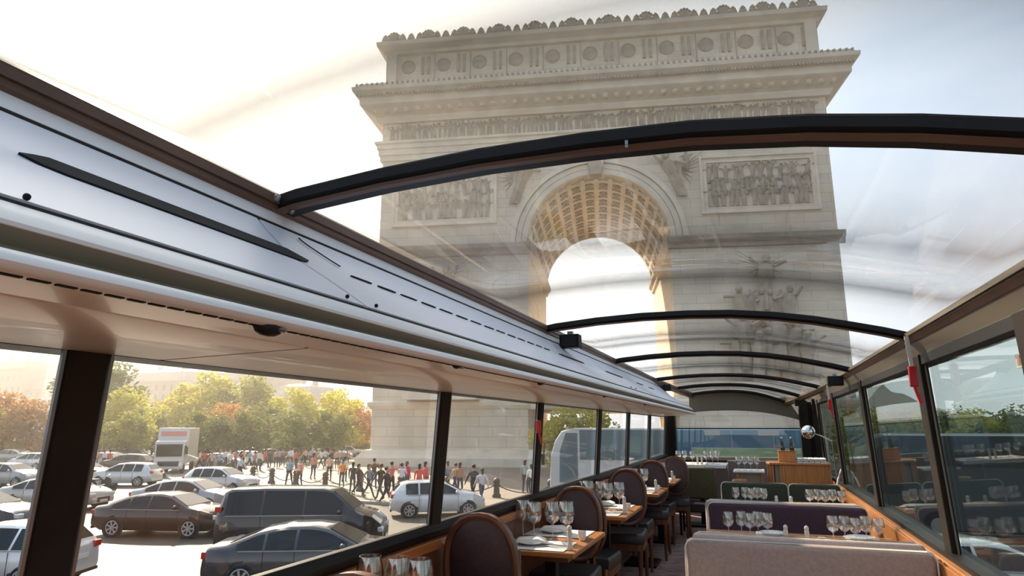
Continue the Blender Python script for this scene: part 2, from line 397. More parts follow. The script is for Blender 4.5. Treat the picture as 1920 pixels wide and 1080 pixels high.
for (a, sa, da, _), (b, sb, db, _) in zip([(Y0,1,0,0)]+hs, hs):
    pa, pb = hoop_pts(sa, da+.012), hoop_pts(sb, db+.012)
    MB().loft([[(x, a, z) for x, z in pa], [(x, b, z) for x, z in pb]], closed=False, caps=False).build('roof_pane', M['roofglass'], ce, OFF, smooth=40, solid=.006)
for (x, y, z) in ((-1.33, 1.66, .70), (-1.27, 1.52, .69), (.88,4.46,.51)):
    MB().lathe([(.011,0),(.011,.006),(.004,.009)], (x, y-.06, z-.03), 8, 'y').build('screw', M['screw'], ce, OFF)
# front end
fx0, fx1 = -1.46, .98
m = MB(); pts = hoop_pts(.70, -.14)
lo = [(-1.05,.24),(-.9,.255),(-.7,.268),(-.5,.273),(-.3,.272),(-.1,.262),(.1,.242),(.3,.21),(.45,.18),(.6,.14),(.75,.09)]
m.loft([[(x, 11.9, z) for x, z in pts], [(x, 11.9, z) for x, z in lo], [(x, 11.96, z) for x, z in lo], [(x, 11.96, z) for x, z in pts]], closed=False, caps=False)
m.build('front_header', M['headertrim'], wf, OFF, fixn=True)
for x0, x1, z1 in ((-1.47,-1.30,.30),(.70,.84,.42),(.90,1.02,.45)):
    MB().box(x0, x1, 11.8, 11.98, -1.4, z1).build('corner_pillar', M['post'], wf, OFF, bevel=.015)
MB().box(.84, .90, 11.9, 11.97, -.5, .40).build('pillar_web', M['black'], wf, OFF)
MB().box(-1.50, 1.04, 12.0, 12.1, -2.9, -.52).build('front_panel', M['greyfab'], wf, OFF)
MB().box(-1.30, .70, 11.80, 11.99, -.56, -.50).build('dash_shelf', M['taupe'], wf, OFF, bevel=.01)
MB().box(-1.32, .70, 11.95, 11.985, -.040, -.020).build('screen_divider', M['black'], wf, OFF)
wn += 1; w = empty('window_%d' % wn, (0,0,0), kind='structure')
MB().box(-1.32, .72, 11.965, 11.975, -.02, .30).build('upper_pane', M['screenglass'], w, OFF)
MB().box(-1.32, .72, 11.965, 11.975, -.51, -.04).build('lower_pane', M['filmglass'], w, OFF)
for x, wd_ in ((-.83,.26),(.045,.33)):
    k = MB().box(x, x+wd_, 11.955, 11.962, -.145, -.055).build('paper_notice', M['stickw'], w, OFF)
# back end behind the eye
wb = tag(MB().box(-1.5, 1.04, Y0-.08, Y0, -2.9, -.3).build('wall_back', M['greyfab'], off=OFF), kind='structure')

# ================================================================== overhead duct on the left
duct = empty('overhead_duct', (0, 0, CZ), 0, 'long silver overhead air duct running above the left windows under the glass roof', 'overhead duct')
def taper(y):
    if y < 10.6: return 0, 1
    t = min(1, (y-10.6)/1.0); return .34*(1-math.sqrt(max(0, 1-t*t))), 1
ys = [Y0, 1.47, 5.72, 9.2, 10.6, 10.95, 11.2, 11.4, 11.52, 11.6]
def dsec(prof, y):
    s_ = taper(y)[0]
    k = 1 if y <= 10.6 else max(.12, math.sqrt(max(0, 1-((y-10.6)/1.0)**2))**.8)
    return [(-1.38+(x+1.38)*(.25+.75*k), y, .2+(z-.2)*(.12+.88*k)) for x, z in prof]
def dsweep(name, mt, prof, y0=Y0, y1=11.6, smooth=40, parent=duct):
    st = [y0]+[y for y in ys if y0 < y < y1]+[y1]
    return MB().loft([dsec(prof, y) for y in st]).build(name, mt, parent, smooth=smooth)
dsweep('top_strip', M['white_trim'], [(-1.40,.70),(-1.362,.640),(-1.350,.618),(-1.37,.60),(-1.44,.66)])
dsweep('strip_shadow_gap', M['slot'], [(-1.357,.626),(-1.345,.608),(-1.38,.60)])
up = [(-1.345,.607),(-1.315,.572),(-1.27,.53),(-1.235,.496),(-1.205,.472),(-1.16,.448),(-1.08,.398),(-1.0,.346),(-.955,.316),(-.98,.29),(-1.1,.33),(-1.39,.55)]
J = .006
for a, b in ((Y0, 1.47-J), (1.47+J, 5.72-J), (5.72+J, 9.3-J), (9.3+J, 11.6)):
    dsweep('upper_panel', M['silver'], up, a, b)
dsweep('panel_gap', M['slot'], [(-.957,.312),(-.945,.300),(-.99,.285),(-1.0,.30)])
dsweep('upper_bulge', M['white_trim'], [(-.952,.306),(-.918,.290),(-.898,.276),(-.888,.262),(-.889,.256),(-.93,.252),(-1.0,.28)])
dsweep('groove', M['taupe'], [(-.893,.2555),(-.915,.236),(-.90,.221),(-.862,.2165),(-.90,.195),(-1.0,.20),(-1.0,.25)])
dsweep('lower_bulge', M['white_trim'], [(-.868,.218),(-.850,.215),(-.840,.207),(-.837,.198),(-.841,.190),(-.850,.1855),(-.90,.188),(-.92,.21)])
dsweep('soffit_lip', M['tan'], [(-.868,.1885),(-.90,.184),(-.96,.180),(-.965,.184),(-.955,.19),(-.88,.194)])
dsweep('core', M['slot'], [(-.99,.20),(-.92,.22),(-1.0,.28),(-1.36,.50),(-1.42,.45),(-1.42,.20)])
for a, b in ((Y0, 1.24), (1.252, 4.9), (4.912, 11.5)):
    dsweep('soffit_panel', M['tan'], [(-.962,.182),(-.97,.178),(-1.41,.166),(-1.42,.172),(-1.40,.19),(-.97,.19)], a, b)
# hinge links along the lower edge
m = MB(); y = -1.4
while y < 10.4:
    m.box(-.862, -.854, y, y+.027, .1835, .1885); y += .036
m.build('hinge_strip', M['slot'], duct)
for y, s_ in ((.99,1.0),(1.84,.5),(2.70,.6),(4.0,.5),(5.6,.5)):
    MB().sphere((-.86, y, .184), .02*s_, 10, 6, (1, 1.8, .8)).build('hinge_knob', M['black'], duct, smooth=60)
    MB().lathe([(.012*s_,0),(.017*s_,.004),(.012*s_,.008)], (-.852, y+.02, .178), 10).build('hinge_ring', M['screw'], duct)
def sp(t):   # point on the upper panel between the crease points, pushed out a little
    i = min(int(t), len(up)-2); f_ = t-i; return (up[i][0]+(up[i+1][0]-up[i][0])*f_+.004, up[i][1]+(up[i+1][1]-up[i][1])*f_-.003+.006)
# long black grip slots: tapered lens shapes lying on the panel
def lens(name, y0, y1, t0, t1, n=24):
    ra, rb = [], []
    for i in range(n+1):
        f_ = i/n; y = y0+(y1-y0)*f_; w = (math.sin(math.pi*min(1, .5*min(f_, 1-f_)/.09 if min(f_,1-f_) < .09 else .5)))
        tm = (t0+t1)/2; a_, b_ = tm-(tm-t0)*w-.01, tm+(t1-tm)*w+.01
        xa, za = sp(a_); xb, zb = sp(b_)
        ra.append([(xa, y, za), (xb, y, zb), (xb-.006, y, zb-.008), (xa-.006, y, za-.008)])
    MB().loft(ra).build(name, M['slot'], duct)
lens('grip_slot', .72, 1.55, 2.75, 4.3)
y = 1.78; k = 0
while y < 4.0:
    lens('vent_slot', y, y+.13, 3.2, 3.42 if k % 2 else 3.36, 6); y += .165; k += 1
for a, b in ((4.25,4.97),(5.75,6.6),(7.4,7.9),(8.3,8.8)): lens('vent_slot', a, b, 3.2, 3.7, 8)
for y, t in ((.586,7.9),(1.40,7.6),(1.54,7.6),(5.6,7.6),(5.84,7.6)):
    x, z = sp(t); MB().sphere((x, y, z), .0055, 8, 6).build('panel_screw', M['slot'], duct)
# curved hatch seam on the top of the panel
m = MB(); m.tube([(*[sp(.6+.9*t*t+.9*t)[0]], 1.63+.13*t*t, sp(.6+.9*t*t+.9*t)[1]) for t in [i/8 for i in range(9)]], .0022, 5); m.build('hatch_seam', M['slot'], duct)

# black speaker boxes and red hammers
for i, (x, y, z, s_, lb) in enumerate(((-1.26,4.72,.630,1,'black speaker box at the second roof arch on the left rail above the duct'),
        (-1.27,10.55,.60,1.0,'small black speaker box far down the left roof rail'), (.83,7.62,.47,1,'black speaker box under the right roof rail beside the third arch'),
        (.70,11.35,.37,1.0,'farthest black speaker box at the right front roof corner'))):
    t = empty('speaker_box', (x, y, CZ+z), 0, lb, 'speaker', 'speaker boxes under the roof rails')
    MB().box(-.075,.075,-.05,.05,-.05,.05).build('housing', M['black'], t, bevel=.006)
    MB().box(-.06,.06,-.056,-.05,-.04,.04).build('grille', M['rubber'], t)
    MB().box(-.02,.02,-.02,.02,.05,.075).build('bracket', M['screw'], t)
for x, y, z, lb in ((.895,4.36,.285,'red emergency hammer hanging by a pale strap from the right roof rail'), (.90,8.95,.27,'farther small red emergency hammer on the right window post'), (-1.395,4.36,-.0,'reddish emergency hammer on the third left window post')):
    t = empty('emergency_hammer', (x, y, CZ+z), 0, lb, 'hammer', 'red emergency hammers on the window posts')
    sg = 1 if x > 0 else -1
    if x < 0: t.scale = (.8, .8, .75)
    if x > 0: MB().add([(-.03*sg,-.01,.235),(-.008,-.01,.235),(.0,-.01,.06),(-.02,-.01,.06),(-.03*sg,.0,.235),(-.008,.0,.235),(.0,.0,.06),(-.02,.0,.06)], [(0,1,2,3),(4,7,6,5),(0,4,5,1),(3,2,6,7),(0,3,7,4),(1,5,6,2)]).build('strap', M['piping'], t)
    MB().box(-.03, .012, -.018, .012, -.06, .06).build('head', M['red'], t, bevel=.006)
    MB().tube([(-.005,0,-.06),(.006,0,-.11),(.018,0,-.155)], .011, 8).build('handle', M['red'], t, smooth=50)
t = empty('window_sticker', (1.005, 2.95, CZ+.255), 0, 'small faded red and white sticker high on the nearest right window', 'sticker')
MB().box(-.008,0,-.0,.17,-.028,.028).build('backing', M['stickw'], t)
m = MB()
for k in range(4): m.box(-.010,-.008,.016+.036*k,.042+.036*k,-.018,.018)
m.build('lettering', M['sticker'], t)

# ================================================================== FURNITURE (world heights: DZ = deck floor)
DZ = CZ+FLZ
def at(x, y, h): return (x, y, DZ+h)          # h = height above the deck floor
ORD = ['nearest', 'second', 'third', 'fourth', 'fifth', 'sixth', 'seventh']
def oval(rx, rz, n=28, p=2.3):
    return [(rx*math.copysign(abs(math.cos(a))**(2/p), math.cos(a)), rz*math.copysign(abs(math.sin(a))**(2/p), math.sin(a))) for a in [2*math.pi*k/n for k in range(n)]]
def make_chair():
    """round-backed dining chair: origin at the foot of its back legs, seat reaching along -y"""
    t = empty('dining_chair', (0,0,0))
    o = oval(.185, .255); c = .772
    rings = []
    for x, z in o:
        k = math.hypot(x/.185, z/.255)
        ux, uz = x/math.hypot(x, z), z/math.hypot(x, z); lean = .10*(z+.25)
        rings.append([(x+ux*a, b+lean, c+z+uz*a) for a, b in ((-.030,-.014),(-.012,-.026),(.0,-.022),(.002,.022),(-.012,.028),(-.030,.016))])
    MB().loft(rings, loop=True).build('back_frame', M['darkwood'], t, smooth=50)
    m = MB()
    for sgn in (-1, 1):
        rs = []
        for k, f_ in enumerate((1.0,.93,.6,.0001)):
            rs.append([(x*.84*f_, sgn*(.012+.024*(1-f_**2))+.10*(z*.88*f_+.25), c+z*.88*f_) for x, z in o])
        m.loft(rs, caps=False)
    m.build('back_cushion', M['leather'], t, smooth=50)
    m = MB()
    sh = [(-.19,-.03),(.19,-.03),(.205,-.20),(.215,-.40),(.17,-.445),(-.17,-.445),(-.215,-.40),(-.205,-.20)]
    m.loft([[(x*.99, y, .425) for x, y in sh], [(x, y, .445) for x, y in sh], [(x, y, .495) for x, y in sh], [(x*.93, y*.97-.004, .515) for x, y in sh]])
    m.build('seat', M['seatleather'], t, smooth=50, bevel=.008)
    m = MB(); m.loft([[(x*.97, y*.99, .375) for x, y in sh], [(x*.97, y*.99, .43) for x, y in sh]]); m.build('seat_rail', M['darkwood'], t, smooth=30)
    for x in (-.16, .16):
        MB().tube([(x, -.02, .44), (x, .005, .25), (x*1.04, .03, .0)], [.022,.019,.014], 8).build('leg', M['darkwood'], t, smooth=50)
        MB().tube([(x*1.1, -.395, .40), (x*1.1, -.395, .0)], [.024,.013], 8).build('leg', M['darkwood'], t, smooth=50)
        MB().tube([(x*.5, -.005, .46), (x*.52, .0, .53)], .014, 6).build('back_stay', M['darkwood'], t, smooth=50)
    return t
CH = make_chair()
def chair(x, y, face, lb, rz=0): return place(CH, USED, at(x, y, 0), (0 if face < 0 else math.pi)+rz, lb, 'chair', 'round-backed chairs at the left tables')
c0 = chair(-1.235, 2.98, +1, 'plum leather chair with big oval wooden-framed back, nearest whole chair on the left side', 0)
chair(-1.235, 4.66, -1, 'plum oval-backed chair on the far side of the nearest left table, facing the camera').scale = (1,1,.975)
chair(-1.23, 4.83, +1, 'plum oval-backed chair standing back to back behind the nearest left table', .03).scale = (1,1,.965)
chair(-1.18, 6.34, -1, 'plum oval-backed chair facing the camera beyond the second left table')
chair(-1.215, 6.55, +1, 'plum oval-backed chair showing as a crescent behind the second left table', .06)
chair(-1.175, 7.98, -1, 'plum oval-backed chair facing the camera beyond the third left table')
chair(-1.20, 8.18, +1, 'plum oval-backed chair with its back to the third left table')
chair(-1.06, 9.27, -1, 'farthest small plum oval-backed chair at the front left corner')
chair(-1.185, 1.89, +1, 'brown chair of which only the top rim shows at the bottom edge', 0).scale = (1,1,.955)
cz = MB()
cz.loft([[(-.17,-.05,.50),(.15,-.05,.50),(.15,-.028,.50),(-.17,-.028,.50)], [(-.17,-.06,.86),(.15,-.06,.86),(.15,-.03,.86),(-.17,-.03,.86)]])
cz.build('green_back_pad', M['olive'], c0, bevel=.012)['label'] = 'olive green velvet pad on the table side of the backrest'
def make_table(w, d, h, nm='dining_table'):
    t = empty(nm, (0,0,0))
    MB().box(-w/2, w/2, 0, d, h-.028, h).build('tabletop', M['wood'], t, bevel=.006)
    MB().box(-w/2+.05, w/2-.05, .06, d-.06, h-.06, h-.028).build('under_frame', M['darkwood'], t)
    MB().box(-.035, .035, d/2-.035, d/2+.035, .03, h-.06).build('pedestal', M['black'], t, bevel=.005)
    MB().box(-w/2+.08, w/2-.08, d/2-.2, d/2+.2, .0, .03).build('foot_plate', M['black'], t, bevel=.008)
    return t
TL = make_table(.49, .80, .745)
LT = [(2.05,'table at the bottom left edge behind the brown chair rim'),(3.62,'nearest fully visible left table'),(5.16,'second left table'),(6.95,'third left table'),(8.42,'farthest left table')]
LT2 = []
for i, (y, wh) in enumerate(LT):
    yy = y if i else 1.98
    place(TL, USED, at(-1.215, yy, 0), 0, ['wooden dining table set with glasses below the left sill at the bottom edge','orange wood dining table set with white plates, nearest whole table on the left','orange wood dining table second from the camera on the left side','orange wood dining table third from the camera on the left side','small wooden dining table farthest along the left side'][i], 'table', 'wooden tables along the left windows')
    LT2.append(yy)

# ---------------- tableware prototypes
def make_glass(h=.185, r=.041):
    t = MB().lathe([(.030,0),(.031,.002),(.008,.005),(.0035,.012),(.0032,h*.40),(.008,h*.43),(r*.72,h*.50),(r,h*.66),(r*.98,h*.78),(r*.80,h),(r*.78,h),(r*.94,h*.78),(r*.96,h*.66),(r*.68,h*.52),(.0,h*.455)], n=14, caps=True).build('wine_glass', M['wine'], smooth=60)
    return t
WG = make_glass(); WG2 = WG
def make_plate():
    return MB().lathe([(.0,.002),(.045,.0),(.06,.006),(.092,.018),(.095,.021),(.092,.022),(.06,.012),(.0,.009)], n=20).build('plate', M['china'], smooth=40)
PL = make_plate()
def make_mill():
    t = empty('pepper_mill', (0,0,0))
    MB().lathe([(.018,0),(.019,.01),(.013,.035),(.012,.06),(.016,.088),(.013,.098)], n=10).build('body', M['mill'], t, smooth=50)
    MB().lathe([(.010,.098),(.015,.106),(.013,.122),(.004,.130)], n=10).build('cap', M['mill'], t, smooth=50)
    return t
ML = make_mill()
def make_candle():
    t = empty('candle_cup', (0,0,0))
    MB().lathe([(.018,0),(.024,.02),(.026,.055),(.023,.055),(.02,.012)], n=10).build('cup', M['china'], t, smooth=50)
    MB().lathe([(.018,.01),(.018,.04),(.003,.046),(.002,.058)], n=8).build('candle', M['mill'], t, smooth=50)
    return t
CN = make_candle()
def make_fork():
    t = empty('fork', (0,0,0))
    MB().tube([(0,-.09,.004),(0,0,.007),(0,.04,.004)], [.004,.0028,.004], 5).build('handle', M['steel'], t, smooth=50)
    m = MB()
    for k in (-1,0,1): m.box(k*.006-.0015, k*.006+.0015, .042, .09, .003, .006)
    m.box(-.0085,.0085,.036,.046,.003,.006); m.build('tines', M['steel'], t)
    return t
FK = make_fork()
def make_knife():
    t = empty('table_knife', (0,0,0))
    MB().box(-.005,.005,-.1,-.01,.001,.007).build('handle', M['steel'], t, bevel=.002)
    MB().prism([(-.006,-.01),(.007,-.01),(.008,.06),(-.002,.095),(-.006,.09)], .002, .0045, 'z').build('blade', M['steel'], t)
    return t
KN = make_knife()
def make_napkin():
    return MB().loft([[(-.085,-.06,0),(.085,-.06,0),(.085,.06,0),(-.085,.06,0)],[(-.082,-.058,.006),(.082,-.058,.006),(.084,.058,.007),(-.084,.058,.007)],[(-.07,-.05,.014),(.04,-.054,.02),(.05,.052,.022),(-.07,.05,.015)]]).build('folded_napkin', M['cloth'], smooth=40)
NP = make_napkin()
def make_mat():
    return MB().box(-.20,.20,-.15,.15,0,.003).build('placemat', M['cloth'], bevel=.001)
PM = make_mat()
ODN = ['leftmost','second','third','fourth','rightmost']
def glasses(pts, h, where, grp):
    n = len(pts)
    for i, (x, y) in enumerate(pts):
        w = 'leftmost' if i == 0 else ('rightmost' if i == n-1 else {1:'second from left',2:'third from left',3:'fourth from left',4:'fifth from left'}[i])
        place(WG, USED, at(x, y, h), random.random()*3, 'wine glass %s %s' % (w, where), 'wine glass', grp, scale=random.uniform(.97,1.03)*(1.22 if x < -1.05 and y < 9 else 1))
H = .747
# near-edge table: three glasses
glasses([(-1.325,2.14),(-1.225,2.16),(-1.125,2.14)], H, 'of the three at the bottom left', 'three glasses at the bottom left')
place(PM, USED, at(-1.17, 2.16, H), 0, 'white placemat on the bottom-edge left table', 'placemat', 'placemats on the left tables')
names = ['nearest whole left table','second left table','third left table','farthest left table']
for i, y in enumerate(LT2[1:]):
    w = names[i]
    place(PM, USED, at(-1.235, y+.17, H), 0, 'white linen placemat on the near side of the %s' % w, 'placemat', 'placemats on the left tables')
    place(PM, USED, at(-1.235, y+.63, H), 0, 'white linen placemat on the far side of the %s' % w, 'placemat', 'placemats on the left tables')
    place(PL, USED, at(-1.27, y+.17, H+.0035), 0, 'white plate on the near placemat of the %s' % w, 'plate', 'plates on the left tables')
    place(PL, USED, at(-1.27, y+.63, H+.0035), 0, 'white plate on the far placemat of the %s' % w, 'plate', 'plates on the left tables')
    place(NP, USED, at(-1.27, y+.17, H+.022), .3, 'folded white napkin on the near plate of the %s' % w, 'napkin', 'napkins on the left tables')
    place(NP, USED, at(-1.27, y+.63, H+.022), .1, 'folded white napkin on the far plate of the %s' % w, 'napkin', 'napkins on the left tables')
    place(FK, USED, at(-1.12, y+.13, H+.0035), 1.5, 'steel fork lying toward the aisle on the near side of the %s' % w, 'fork', 'forks on the left tables')
    place(KN, USED, at(-1.12, y+.18, H+.0035), 1.5, 'steel knife lying toward the aisle on the near side of the %s' % w, 'knife', 'knives on the left tables')
    place(ML, USED, at(-1.02, y+.10+.12*(i > 0), H), 0, 'pale pepper mill at the aisle edge of the %s' % w, 'pepper mill', 'pepper mills on the left tables')
    place(CN, USED, at(-1.03, y+.42, H), 0, 'small white candle cup at the aisle side of the %s' % w, 'candle', 'candle cups on the left tables')
    gl = [(-1.395,y+.38),(-1.30,y+.31),(-1.205,y+.38),(-1.10,y+.33)] if i < 2 else [(-1.37,y+.36),(-1.27,y+.34),(-1.16,y+.36)]
    if i == 1: gl = [(-1.40,y+.40),(-1.335,y+.31),(-1.25,y+.40),(-1.17,y+.31),(-1.09,y+.38)]
    glasses(gl, H, 'on the %s' % w, 'wine glasses on the left tables')

# ---------------- right side: back-to-back upholstered benches
def bench(x0, x1, yb, face, hb, fab, lb, hs=.42, dp=.46, split=None, seat=True):
    """bench with its backrest at yb; face -1 looks to the camera, +1 away"""
    t = empty('banquette', at((x0+x1)/2, yb, 0), 0, lb, 'bench', 'upholstered benches on the right side')
    w = (x1-x0)/2; s = face
    def bx(xa, xb, ya, yb_, za, zb, nm, mt, bv=.0):
        a, b = sorted((ya*s, yb_*s)); return MB().box(xa, xb, a, b, za, zb).build(nm, mt, t, bevel=bv)
    parts = [(-w, w)] if not split else [(-w, split-.006), (split+.006, w)]
    for a, b in parts:
        bx(a, b, .0, .085, .10, hb, 'backrest', fab, .03)
        r = .045
        path = [(a-.001, .12), (a-.001, hb-r), (a+r*.3, hb-r*.3), (a+r, hb+.001), (b-r, hb+.001), (b-r*.3, hb-r*.3), (b+.001, hb-r), (b+.001, .12)]
        MB().tube([(px, .085*s, pz) for px, pz in path], .0055, 6).build('piping', M['piping'], t, smooth=60)
    if seat:
        bx(-w, w, .075, dp, .22, hs, 'seat_cushion', fab, .03)
        bx(-w+.02, w-.02, .06, dp-.05, .0, .22, 'plinth', M['taupe'])
    return t
XA, XB = -.455, .865
bench(XA, XB+.02, 4.43, -1, .742, M['taupefab'], 'wide taupe bench back with pale piping, nearest, facing the camera')
bench(XA+.03, XB, 4.45, +1, .760, M['taupefab'], 'second taupe bench back just behind the nearest one, facing away')
bench(XA-.0, XB-.02, 6.52, -1, .745, M['plum'], 'plum velvet bench beyond the nearest right table, facing the camera')
bench(XA-.03, XB-.04, 6.55, +1, .750, M['taupefab'], 'taupe bench standing back to back behind the plum bench')
bench(XA+.01, XB+.03, 8.85, -1, .748, M['green'], 'dark green velvet bench with a split back beyond the second right table', split=.10)
# ledge of orange wood along the right windows
led = empty('window_ledge', at(.95, 4, 0), 0, 'stepped orange wood ledge running under the right windows', 'ledge')
MB().box(-.03, .075, -2.2, 5.65, .675, .70).build('top_board', M['wood'], led, bevel=.004)
MB().box(-.045, -.034, -2.2, 5.65, .60, .685).build('front_lip', M['wood'], led, bevel=.002)
MB().box(-.03, -.022, -2.2, 5.65, .02, .60).build('front_panel', M['wood'], led)
for y in (.95, 3.0, 5.2):
    MB().box(-.075, -.034, y, y+.09, .05, .64).build('end_panel', M['wood'], led, bevel=.003)
    MB().box(-.09, -.034, y-.03, y+.12, .645, .668).build('arm_cap', M['wood'], led, bevel=.004)
TR = make_table(1.30, .62, .62); 
for i, (y, lb) in enumerate(((5.05,'wooden dining table behind the nearest taupe bench on the right'),(7.12,'wooden dining table between the plum and green benches on the right'))):
    place(TR, USED, at(.23, y, 0), 0, lb, 'table', 'wide tables on the right side')
HR = .621
rn = ['table behind the taupe bench','table behind the plum bench']
for i, y in enumerate((5.05, 7.12)):
    w = rn[i]; y0 = y+.22; sx = 1.0
    A = [(-.235,y0),(-.145,y0+.05),(-.085,y0-.02),(-.03,y0+.05),(.035,y0)]
    B = [(.46,y0-.03),(.54,y0+.04),(.60,y0-.03),(.675,y0+.04),(.745,y0-.02)]
    glasses(A, HR, 'in left cluster, %s' % w, 'wine glasses on the right tables')
    glasses(B, HR, 'in right cluster, %s' % w, 'wine glasses on the right tables')
    place(ML, USED, at(.15, y+.08, HR), 0, 'pale pepper mill left of centre on the %s' % w, 'pepper mill', 'pepper mills on the right tables')
    place(ML, USED, at(.285, y+.08, HR), 0, 'pale pepper mill right of centre on the %s' % w, 'pepper mill', 'pepper mills on the right tables')
    place(CN, USED, at(-.30, y+.1, HR), 0, 'white candle cup at the left end of the %s' % w, 'candle', 'candle cups on the right tables')
    place(CN, USED, at(.375, y+.1, HR), 0, 'white candle cup beside the mills on the %s' % w, 'candle', 'candle cups on the right tables')
    for k, x in enumerate((-.16, .07, .40, .66)):
        q = ['leftmost','second from left','third from left','rightmost'][k]
        place(PM, USED, at(x-.02 if k != 3 else x, y+.155 if k % 2 == 0 else y+.455, HR), 0, 'white placemat, %s on the %s' % (q, w), 'placemat', 'placemats on the right tables', scale=(.5,1,1))
        place(PL, USED, at(x, y+.155 if k % 2 == 0 else y+.455, HR+.0035), 0, 'white plate, %s on the %s' % (q, w), 'plate', 'plates on the right tables')

# ---------------- front of the deck: olive seat, cloth table, partition, bar counter, lamp
t = empty('banquette', at(-.80, 9.75, 0), 0, 'olive velvet bench back standing in front of the cloth-covered table', 'bench', 'upholstered benches at the front')
MB().box(-.25,.25,-.06,.02,.44,.86).build('backrest', M['olive'], t, bevel=.02)
MB().box(-.25,.25,-.42,-.06,.30,.42).build('seat_cushion', M['seatleather'], t, bevel=.02)
for x in (-.22,.20): 
    for y in (-.38,-.0): MB().tube([(x,y,.3),(x,y,0)], [.02,.015], 6).build('leg', M['black'], t)
t = empty('cloth_table', at(-.80, 10.0, 0), 0, 'table under a white cloth at the front left, laid with glasses', 'table')
MB().box(-.36,.36,0,.7,.84,.87).build('tabletop', M['wood'], t)
MB().box(-.03,.03,.32,.38,.03,.84).build('pedestal', M['black'], t); MB().box(-.25,.25,.15,.55,0,.03).build('foot_plate', M['black'], t)
o = MB().box(-1.18,-.42,9.98,10.72,DZ+.872,DZ+.882).box(-1.18,-.42,9.975,9.985,DZ+.84,DZ+.88).build('tablecloth', M['cloth']); tag(o, 'white cloth draped over the front left table', 'tablecloth')
glasses([(-1.10,10.2),(-1.02,10.3),(-.90,10.2),(-.70,10.2),(-.62,10.3),(-.54,10.2)], .883, 'on the white-clothed table at the front left', 'wine glasses on the cloth table')
for k, x in enumerate((-.82,-.76)): place(ML, USED, at(x, 10.12, .883), 0, 'pale pepper mill, %s of two on the white-clothed front table' % ('left','right')[k], 'pepper mill', 'mills on the cloth table')
o = MB().box(-.44,.16,10.9,11.0,DZ,DZ+.905).build('stair_partition', M['greyfab'], bevel=.01); tag(o, 'grey upholstered low partition below the windscreen', 'partition')
t = empty('side_table', at(-.085, 9.75, 0), 0, 'small pale table beside the wooden bar counter', 'table')
MB().box(-.24,.17,0,.5,.80,.825).build('tabletop', M['cloth'], t, bevel=.006)
MB().box(-.17,.14,.06,.44,.4,.80).build('cabinet', M['taupe'], t)
for x in (-.2,.12):
    for y in (.05,.45): MB().box(x,x+.03,y-.02,y+.02,0,.80).build('leg', M['wood'], t)
glasses([(-.25,9.85),(-.17,9.92),(-.09,9.85),(-.01,9.92)], .826, 'on the small pale table left of the bar', 'glasses beside the bar')
t = empty('stool', at(-.24, 9.45, 0), 0, 'small curved pale wooden stool left of the bar counter', 'stool')
MB().lathe([(.09,.70),(.10,.715),(.09,.735)], n=14).build('seat', M['wood'], t, smooth=50)
for a in (0.5,2.6,4.7): MB().tube([(.06*math.cos(a),.06*math.sin(a),.70),(.1*math.cos(a),.1*math.sin(a),.35),(.14*math.cos(a),.14*math.sin(a),0)], .012, 6).build('leg', M['wood'], t)
t = empty('bar_counter', at(.48, 9.8, 0), 0, 'slatted orange wood bar counter with rounded corner at the front right', 'counter')
n = 34
for k in range(n):
    x = -.28+.70*k/(n-1); y = 0
    if k < 4: x = -.345+[0,.012,.03,.055][k]; y = [.09,.055,.028,.008][k]
    MB().box(x-.0095, x+.0095, y, y+.02, .06, .91).build('slat', M['woodv'], t)
for k in range(5):
    MB().box(-.352,-.335,.11+.085*k,.185+.085*k,.06,.91).build('slat', M['woodv'], t)
MB().prism([(-.37,.10),(-.33,.01),(-.26,-.02),(.44,-.02),(.44,.58),(-.37,.58)], .91, .94, 'z').build('worktop', M['wood'], t, bevel=.006)
MB().prism([(-.33,.12),(-.26,.03),(.42,.03),(.42,.54),(-.33,.54)], .0, .91, 'z').build('carcass', M['taupe'], t)
t = empty('bread_box', at(.38, 9.92, .94), 0, 'pale wooden box with bottles standing on the bar counter', 'box')
MB().box(-.10,.12,0,.22,0,.145).build('body', M['woodv'], t, bevel=.004); MB().box(-.105,.125,-.005,.225,.145,.155).build('lid', M['wood'], t)
for k, (x, nm) in enumerate(((.34,'dark wine bottle standing on the wooden box, left'),(.46,'dark wine bottle standing on the wooden box, right'))):
    t = empty('wine_bottle', at(x, 10.02, 1.095), 0, nm, 'bottle', 'bottles on the wooden box')
    MB().lathe([(.03,0),(.032,.01),(.032,.10),(.012,.14),(.011,.17)], n=12).build('body', M['glassbottle'], t, smooth=50)
    MB().lathe([(.0125,.165),(.0125,.185),(.004,.186)], n=10).build('cork_cap', M['mill'], t)
for k in range(5):
    for j in range(3):
        x = .545+.072*k
        o = place(NP, USED, at(x, 9.95, .941+.022*j), math.pi/2+.02*j, 'folded white napkin, stack %s on the bar counter, %s' % (['leftmost','second','third','fourth','rightmost'][k], ['bottom one','middle one','top one'][j]), 'napkin', 'napkin stacks on the bar', scale=(1,.55,1.05))
t = empty('floor_lamp', at(.93, 9.25, 0), 0, 'chrome ball-shade lamp with an angled arm by the front right windows', 'lamp')
MB().lathe([(.09,0),(.09,.012),(.02,.03),(.012,.04)], n=16).build('base', M['chrome'], t, smooth=40)
MB().tube([(0,0,.03),(-.01,.02,.7),(-.02,.05,1.24)], .008, 8).build('pole', M['tan2'], t, smooth=50)
MB().tube([(-.02,.05,1.24),(-.13,.05,1.30),(-.24,.05,1.345)], .007, 8).build('arm', M['chrome'], t, smooth=50)
MB().sphere((-.29,.05,1.355), .085, 20, 12).build('shade', M['chrome'], t, smooth=60)
MB().tube([(-.06,0,.55),(.0,0,.78),(.05,.03,.9)], .012, 8).build('handle', M['piping'], t, smooth=50)

